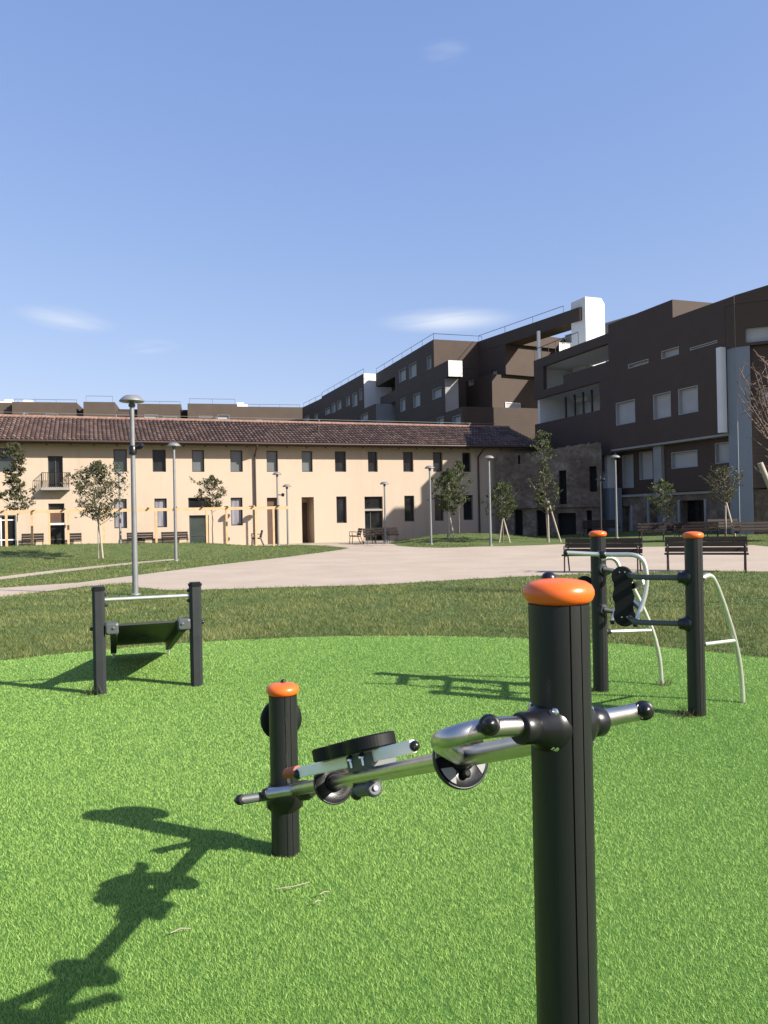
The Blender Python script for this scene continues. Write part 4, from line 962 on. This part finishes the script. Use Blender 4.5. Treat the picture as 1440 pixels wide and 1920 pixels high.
# curved outer tubes and rungs
L3 = G(1241, 1285); L4 = G(1393, 1318)
for P_, Lg in ((B3, L3), (B4, L4)):
    d = V((Lg.x-P_.x, Lg.y-P_.y, 0)); D_ = d.length; u = d/D_
    def pt(a, z): return V((P_.x, P_.y, 0))+u*(D_*a)+V((0, 0, z))
    path = [pt(.13, .985), pt(.34, 1.0), pt(.50, .90), pt(.72, .66), pt(.88, .44), pt(.97, .22), pt(1.0, -.02)]
    sm = []
    for i in range(len(path)-1):      # Catmull-Rom
        p0, p1, p2, p3 = path[max(0, i-1)], path[i], path[i+1], path[min(len(path)-1, i+2)]
        for k in range(6):
            t = k/6; sm.append(.5*((2*p1)+(p2-p0)*t+(2*p0-5*p1+4*p2-p3)*t*t+(3*p1-p0-3*p2+p3)*t**3))
    sm.append(path[-1])
    m = MB(); m.tube(sm, .0185, 14); m.build('curved_tube', M['satin'], mB)
    rz = .52 if P_ is B3 else .535; m = MB(); m.tube([pt(.15, rz-.03), pt(.83, rz-.045)], .015, 12); m.build('rung', M['satin'], mB)
    for z in (.985, rz-.03):
        m = MB(); m.lathe(pt(.0, z), [(.035, .05), (.035, .066), (.022, .074), (.021, .10)], u, 16); m.build('clamp', M['black'], mB)

# ---- left machine (inclined board)
Q0 = G(188, 1302); Q1 = G(369, 1286)
mC = empty('sit_up_bench', (Q0.x, Q0.y, 0), 'inclined sit-up board hung between two charcoal posts on the left of the turf', 'exercise bench')
axc = (Q1-Q0).normalized(); pc_ = V((-axc.y, axc.x, 0))
for P_ in (Q0, Q1):
    m = MB(); r_ = .052
    poly = [(r_, .028), (.028, r_), (-.028, r_), (-r_, .028), (-r_, -.028), (-.028, -r_), (.028, -r_), (r_, -.028)]
    m.prism(poly, (P_.x, P_.y, -.05), axc, pc_, V((0, 0, 1)), .95); m.build('post', M['postgrey'], mC)
    m = MB(); poly2 = [(x*1.12, y*1.12) for x, y in poly]; m.prism(poly2, (P_.x, P_.y, .90), axc, pc_, V((0, 0, 1)), .022); m.prism([(x*.9, y*.9) for x, y in poly], (P_.x, P_.y, .922), axc, pc_, V((0, 0, 1)), .012); m.build('post_cap', M['black'], mC)
m = MB(); m.tube([atz(Q0, .815)+axc*.05, atz(Q1, .815)-axc*.05], .0165, 14); m.build('cross_bar', M['satin'], mC)
for P_, sg in ((Q0, 1), (Q1, -1)):
    for z in (.86, .77):
        m = MB(); ball(m, atz(P_, z)+axc*(sg*.058), .016); m.build('bolt', M['black'], mC)
    m = MB(); ball(m, atz(P_, .57)-axc*(sg*.06), .018); m.build('bolt', M['black'], mC)
down = (V((-.60, 1.87, 0))); down = (down-axc*down.dot(axc)).normalized()
zH, zLo = .575, .13; Lb = 1.85
E0 = atz(Q0, zH)+axc*.10; E1 = atz(Q1, zH)-axc*.10
W_ = (E1-E0).length
slope = V((down.x*Lb, down.y*Lb, zLo-zH)); sl_n = slope.normalized(); nrm = axc.cross(sl_n).normalized(); nrm = nrm if nrm.z > 0 else -nrm
ctr = (E0+E1)/2+slope*.5
m = MB(); m.obox(ctr+slope*.0+nrm*.015, (W_/2-.03, slope.length/2, .011), (axc, sl_n, nrm), .004); m.build('board', M['postgrey'], mC)
for E in (E0+axc*.02, E1-axc*.02):
    m = MB(); m.obox(E+slope*.5-nrm*.035, (.03, slope.length/2+.02, .045), (axc, sl_n, nrm), .006); m.build('side_rail', M['postgrey'], mC)
    lo = E+slope*.97; m = MB(); m.tube([lo-nrm*.05, V((lo.x, lo.y, -.03))], .014, 10); m.build('foot', M['satin'], mC)
for P_, sg in ((Q0, 1), (Q1, -1)):
    m = MB(); m.obox(atz(P_, zH-.01)+axc*(sg*.105), (.055, .065, .05), (axc, pc_, V((0, 0, 1))), .012); m.build('pivot_bracket', M['greysteel'], mC)
    m = MB(); m.lathe(atz(P_, zH)+axc*(sg*.12)-pc_*.065, [(.012, 0), (.012, .01), (.006, .014)], -pc_, 8); m.build('bolt', M['steelbright'], mC)
m = MB(); m.obox(ctr-nrm*.005, (.022, .03, .012), (axc, sl_n, nrm)); m.build('mounting_plate', M['black'], mC)

# ------------------------------------------------------------------ grass blades (real geometry)
def inpoly(x, y, poly):
    c = np.zeros(len(x), bool); n = len(poly); j = n-1
    for i in range(n):
        xi, yi, xj, yj = poly[i].x, poly[i].y, poly[j].x, poly[j].y
        k = ((yi > y) != (yj > y)) & (x < (xj-xi)*(y-yi)/(yj-yi+1e-12)+xi); c ^= k; j = i
    return c
def blades(name, x, y, z, h, w, lean, m, tint):
    n = len(x); a = RNG.uniform(0, 2*np.pi, n); b = RNG.uniform(0, 2*np.pi, n)
    dx, dy = np.cos(a)*w/2, np.sin(a)*w/2
    hh = h*RNG.uniform(.6, 1.2, n); l = lean*hh*RNG.uniform(.2, 1.3, n)
    tx, ty = x+np.cos(b)*l, y+np.sin(b)*l
    P = np.empty((n, 3, 3), 'f')
    P[:, 0] = np.stack([x-dx, y-dy, z-.004], 1); P[:, 1] = np.stack([x+dx, y+dy, z-.004], 1); P[:, 2] = np.stack([tx, ty, z+hh], 1)
    me = bpy.data.meshes.new(name); me.vertices.add(3*n); me.vertices.foreach_set('co', P.ravel()); me.loops.add(3*n)
    me.loops.foreach_set('vertex_index', np.arange(3*n, dtype='i')); me.polygons.add(n)
    me.polygons.foreach_set('loop_start', np.arange(0, 3*n, 3, dtype='i')); me.polygons.foreach_set('loop_total', np.full(n, 3, 'i')); me.update()
    at = me.attributes.new('tint', 'FLOAT', 'FACE'); at.data.foreach_set('value', tint.astype('f')); me.materials.append(m)
    o = bpy.data.objects.new(name, me); C.objects.link(o); return tag(o, kind='stuff')
def patch_noise(x, y, sc, seed):
    r = np.random.default_rng(seed); v = np.zeros_like(x)
    for i in range(10):
        a = r.uniform(0, 2*np.pi); f = sc*r.uniform(.5, 2.2); v += np.sin((x*np.cos(a)+y*np.sin(a))*f+r.uniform(0, 6.28))
    return v/10
def scatter(n, f_r):      # polar scatter around the viewer, in a forward fan
    th = RNG.uniform(-1.15, 1.15, n); r = f_r(RNG.uniform(0, 1, n)); return r*np.sin(th), r*np.cos(th), r
# turf
r0, r1 = 1.1, 10.2; n = 1900000
x, y, r = scatter(n, lambda u: r0*(r1/r0)**(u**.62))
ok = (np.hypot(x-TC[0], y-TC[1]) < TR+.01); x, y, r = x[ok], y[ok], r[ok]
q0, q1 = G(560, 1595), G(740, 1790); L_ = math.hypot(q1.x-q0.x, q1.y-q0.y)
dseam = np.abs((x-q0.x)*(q1.y-q0.y)-(y-q0.y)*(q1.x-q0.x))/L_; ok = (dseam > .0055) | (y > q0.y); x, y, r = x[ok], y[ok], r[ok]
wd = np.clip(.0024*(r/3.0)**.9, .0018, .007)
tn = np.clip(.45+.22*patch_noise(x, y, 1.3, 3)+.07*patch_noise(x, y, 55, 4)+.17*RNG.normal(0, 1, len(x)), 0, 1)
tag(blades('turf_grass', x, y, np.full(len(x), .004), .0125, wd, 1.2, M['turf'], tn), 'short bright green blades of the artificial turf', 'turf')
# lawn
n = 900000
x, y, r = scatter(n, lambda u: 7.5*(52/7.5)**(u**1.25))
ok = (np.hypot(x-TC[0], y-TC[1]) > TR-.02+.05*patch_noise(x, y, 9, 31)) & ~inpoly(x, y, plaza) & ~inpoly(x, y, strip)
rel = (x-FH.P.x)*FH.n.x+(y-FH.P.y)*FH.n.y; ok &= (rel > 2.0)
x, y, r = x[ok], y[ok], r[ok]
pn_ = patch_noise(x, y, 1.6, 9)+.6*patch_noise(x, y, 6, 10)
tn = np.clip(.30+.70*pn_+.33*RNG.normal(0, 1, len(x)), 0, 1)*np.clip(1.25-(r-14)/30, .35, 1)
pc2 = patch_noise(x, y, 13, 21)+.6*patch_noise(x, y, 27, 22); hh = .044*(1+.7*pn_+1.2*pc2); tn = np.clip(tn+.35*pc2, 0, 1)
tag(blades('lawn_grass', x, y, gz(x, y), np.clip(hh, .015, .13)*1.0, np.clip(.0075*(r/10), .006, .022), 1.0, M['grass'], tn), 'rough green and straw coloured lawn grass around the turf and paths', 'grass')
# weeds at the base of the left post
xx = Q0.x-.05+RNG.normal(0, .04, 60); yy = Q0.y-.03+RNG.normal(0, .03, 60)
o = blades('weed_tuft', xx, yy, np.zeros(60), .11, np.full(60, .008), .9, M['leaf2'], RNG.uniform(0, 1, 60)); 
del o['kind']; tag(o, 'small green weed tuft at the foot of the left charcoal post', 'weed')
for i, (P_, n_, lab) in enumerate(((B3+V((-.09, -.03, 0)), 46, 'dark weed tuft left of the foot of the farther tall orange capped post'), (B4+V((-.09, -.05, 0)), 60, 'dark weed tuft at the foot of the nearer tall orange capped post on the right'), (L3+V((.03, -.01, 0)), 30, 'small weed tuft round the foot of the inner curved steel tube'))):
    o = blades('weed_tuft', P_.x+RNG.normal(0, .045, n_), P_.y+RNG.normal(0, .03, n_), np.zeros(n_), .075, np.full(n_, .008), 1.3, M['leaf'], RNG.uniform(0, .7, n_)); del o['kind']; tag(o, lab, 'weed')
# dry straw lying on the turf
m = MB(); m.tube([G(517, 1681)+V((0, 0, .03)), G(550, 1678)+V((0, 0, .034)), G(580, 1668)+V((0, 0, .03))], .0018, 5); tag(m.build('dry_stalk', M['stake']), 'single pale dry stalk lying on the turf in front of the short post', 'stalk')

for (px, py, L_, lab) in ((600, 1690, .03, 'short pale straw bit on the turf right of the long dry stalk'), (590, 1706, .02, 'tiny pale straw bit on the turf below the dry stalk'), (320, 1764, .05, 'thin pale straw on the turf beside the machine shadow')):
    g_ = G(px, py); m = MB(); m.tube([g_+V((0, 0, .028)), g_+V((L_*.6, L_*.5, .031)), g_+V((L_*1.3, L_*.6, .027))], .0022, 5); tag(m.build('dry_stalk', M['stake']), lab, 'stalk')
# ------------------------------------------------------------------ light, sky, camera
az = V((.9, -.433, 0)).normalized(); el = R(32.8)
sd = V((az.x*math.cos(el), az.y*math.cos(el), math.sin(el)))
sun = bpy.data.lights.new('sun', 'SUN'); sun.energy = 5.0; sun.angle = R(.5); sun.color = (1, .94, .84)
so_ = bpy.data.objects.new('sun', sun); C.objects.link(so_); so_.rotation_euler = sd.to_track_quat('Z', 'Y').to_euler(); so_.location = (20, -10, 30)
w = bpy.data.worlds.new('World'); bpy.context.scene.world = w; w.use_nodes = True; nt = w.node_tree; bg = nt.nodes['Background']
sky = nt.nodes.new('ShaderNodeTexSky'); sky.sky_type = 'NISHITA'; sky.sun_disc = False; sky.sun_elevation = el; sky.sun_rotation = math.atan2(az.x, az.y)
sky.altitude = 100; sky.air_density = 1.0; sky.dust_density = 1.0; sky.ozone_density = 3.0
# two wisps of cloud, placed by direction in the sky itself
tc = nt.nodes.new('ShaderNodeTexCoord')
def cloud(px0, py0, wpx, hpx, tilt, stretch, seed, lo, hi, amt, prev):
    d = ray(px0, py0).normalized(); right = d.cross(V((0, 0, 1))).normalized(); up = right.cross(d)
    r2 = right*math.cos(tilt)+up*math.sin(tilt); u2 = up*math.cos(tilt)-right*math.sin(tilt)
    def dot(v, sc):
        n = nt.nodes.new('ShaderNodeVectorMath'); n.operation = 'DOT_PRODUCT'; nt.links.new(tc.outputs['Generated'], n.inputs[0]); n.inputs[1].default_value = tuple(v*sc); return n.outputs['Value']
    a = dot(r2, FPX/wpx); b = dot(u2, FPX/hpx); off = d
    cb = nt.nodes.new('ShaderNodeCombineXYZ'); nt.links.new(a, cb.inputs[0]); nt.links.new(b, cb.inputs[1])
    ln = nt.nodes.new('ShaderNodeVectorMath'); ln.operation = 'LENGTH'; nt.links.new(cb.outputs[0], ln.inputs[0])
    fr_ = dot(d, 1.0)
    nz = nt.nodes.new('ShaderNodeTexNoise'); nz.inputs['Scale'].default_value = 1.3; nz.inputs['Detail'].default_value = 7; nz.inputs['Distortion'].default_value = .6
    mp = nt.nodes.new('ShaderNodeMapping'); mp.inputs['Location'].default_value = (seed, 0, 0); mp.inputs['Scale'].default_value = (stretch, 1, 1); nt.links.new(cb.outputs[0], mp.inputs[0]); nt.links.new(mp.outputs[0], nz.inputs['Vector'])
    m1 = nt.nodes.new('ShaderNodeMapRange'); m1.interpolation_type = 'SMOOTHSTEP'; m1.inputs[1].default_value = 1.0; m1.inputs[2].default_value = 0.0; nt.links.new(ln.outputs['Value'], m1.inputs[0])
    m2 = nt.nodes.new('ShaderNodeMapRange'); m2.inputs[1].default_value = lo; m2.inputs[2].default_value = hi; nt.links.new(nz.outputs['Fac'], m2.inputs[0])
    mm = nt.nodes.new('ShaderNodeMath'); mm.operation = 'MULTIPLY'; nt.links.new(m1.outputs[0], mm.inputs[0]); nt.links.new(m2.outputs[0], mm.inputs[1])
    gt = nt.nodes.new('ShaderNodeMath'); gt.operation = 'GREATER_THAN'; gt.inputs[1].default_value = 0; nt.links.new(fr_, gt.inputs[0])
    m3 = nt.nodes.new('ShaderNodeMath'); m3.operation = 'MULTIPLY'; nt.links.new(mm.outputs[0], m3.inputs[0]); nt.links.new(gt.outputs[0], m3.inputs[1])
    m4 = nt.nodes.new('ShaderNodeMath'); m4.operation = 'MULTIPLY'; nt.links.new(m3.outputs[0], m4.inputs[0]); m4.inputs[1].default_value = amt
    mx = nt.nodes.new('ShaderNodeMix'); mx.data_type = 'RGBA'; nt.links.new(m4.outputs[0], mx.inputs[0]); nt.links.new(prev, mx.inputs[6]); mx.inputs[7].default_value = CLOUD
    return mx.outputs[2]
SKYS = .12
CLOUD = (3.6, 3.85, 4.3, 1)
sp_ = nt.nodes.new('ShaderNodeSeparateColor'); cc_ = nt.nodes.new('ShaderNodeCombineColor'); nt.links.new(sky.outputs[0], sp_.inputs[0])
for i, (p_, k_) in enumerate(((.70, 1.11), (.58, 1.245), (.36, 2.15))):      # camera-like response of the sky
    a_ = nt.nodes.new('ShaderNodeMath'); a_.operation = 'POWER'; nt.links.new(sp_.outputs[i], a_.inputs[0]); a_.inputs[1].default_value = p_
    b_ = nt.nodes.new('ShaderNodeMath'); b_.operation = 'MULTIPLY'; nt.links.new(a_.outputs[0], b_.inputs[0]); b_.inputs[1].default_value = k_; nt.links.new(b_.outputs[0], cc_.inputs[i])
o_ = cc_.outputs[0]
o_ = cloud(838, 600, 150, 27, 0.0, .5, 2.0, .15, .55, .85, o_)
o_ = cloud(125, 599, 95, 24, -.10, .5, 7.0, .2, .6, .7, o_)
o_ = cloud(835, 96, 50, 26, 0.0, .5, 9.0, .3, .7, .2, o_)
o_ = cloud(285, 650, 60, 18, 0.1, .5, 5.0, .35, .7, .3, o_)
nt.links.new(o_, bg.inputs[0]); bg.inputs[1].default_value = SKYS
cam = bpy.data.cameras.new('camera'); cam.sensor_fit = 'VERTICAL'; cam.sensor_height = 36; cam.sensor_width = 27; cam.lens = 36*FPX/1920; cam.clip_end = 3000; cam.clip_start = .05
co_ = bpy.data.objects.new('camera', cam); C.objects.link(co_)
rot = Matrix((c_r, c_u, -c_f)).transposed(); co_.matrix_world = Matrix.Translation(EYE) @ rot.to_4x4()
S = bpy.context.scene; S.camera = co_
S.view_settings.view_transform = 'Standard'; S.view_settings.look = 'None'; S.view_settings.exposure = 0.965; S.view_settings.gamma = 1
S.render.resolution_x = 768; S.render.resolution_y = 1024
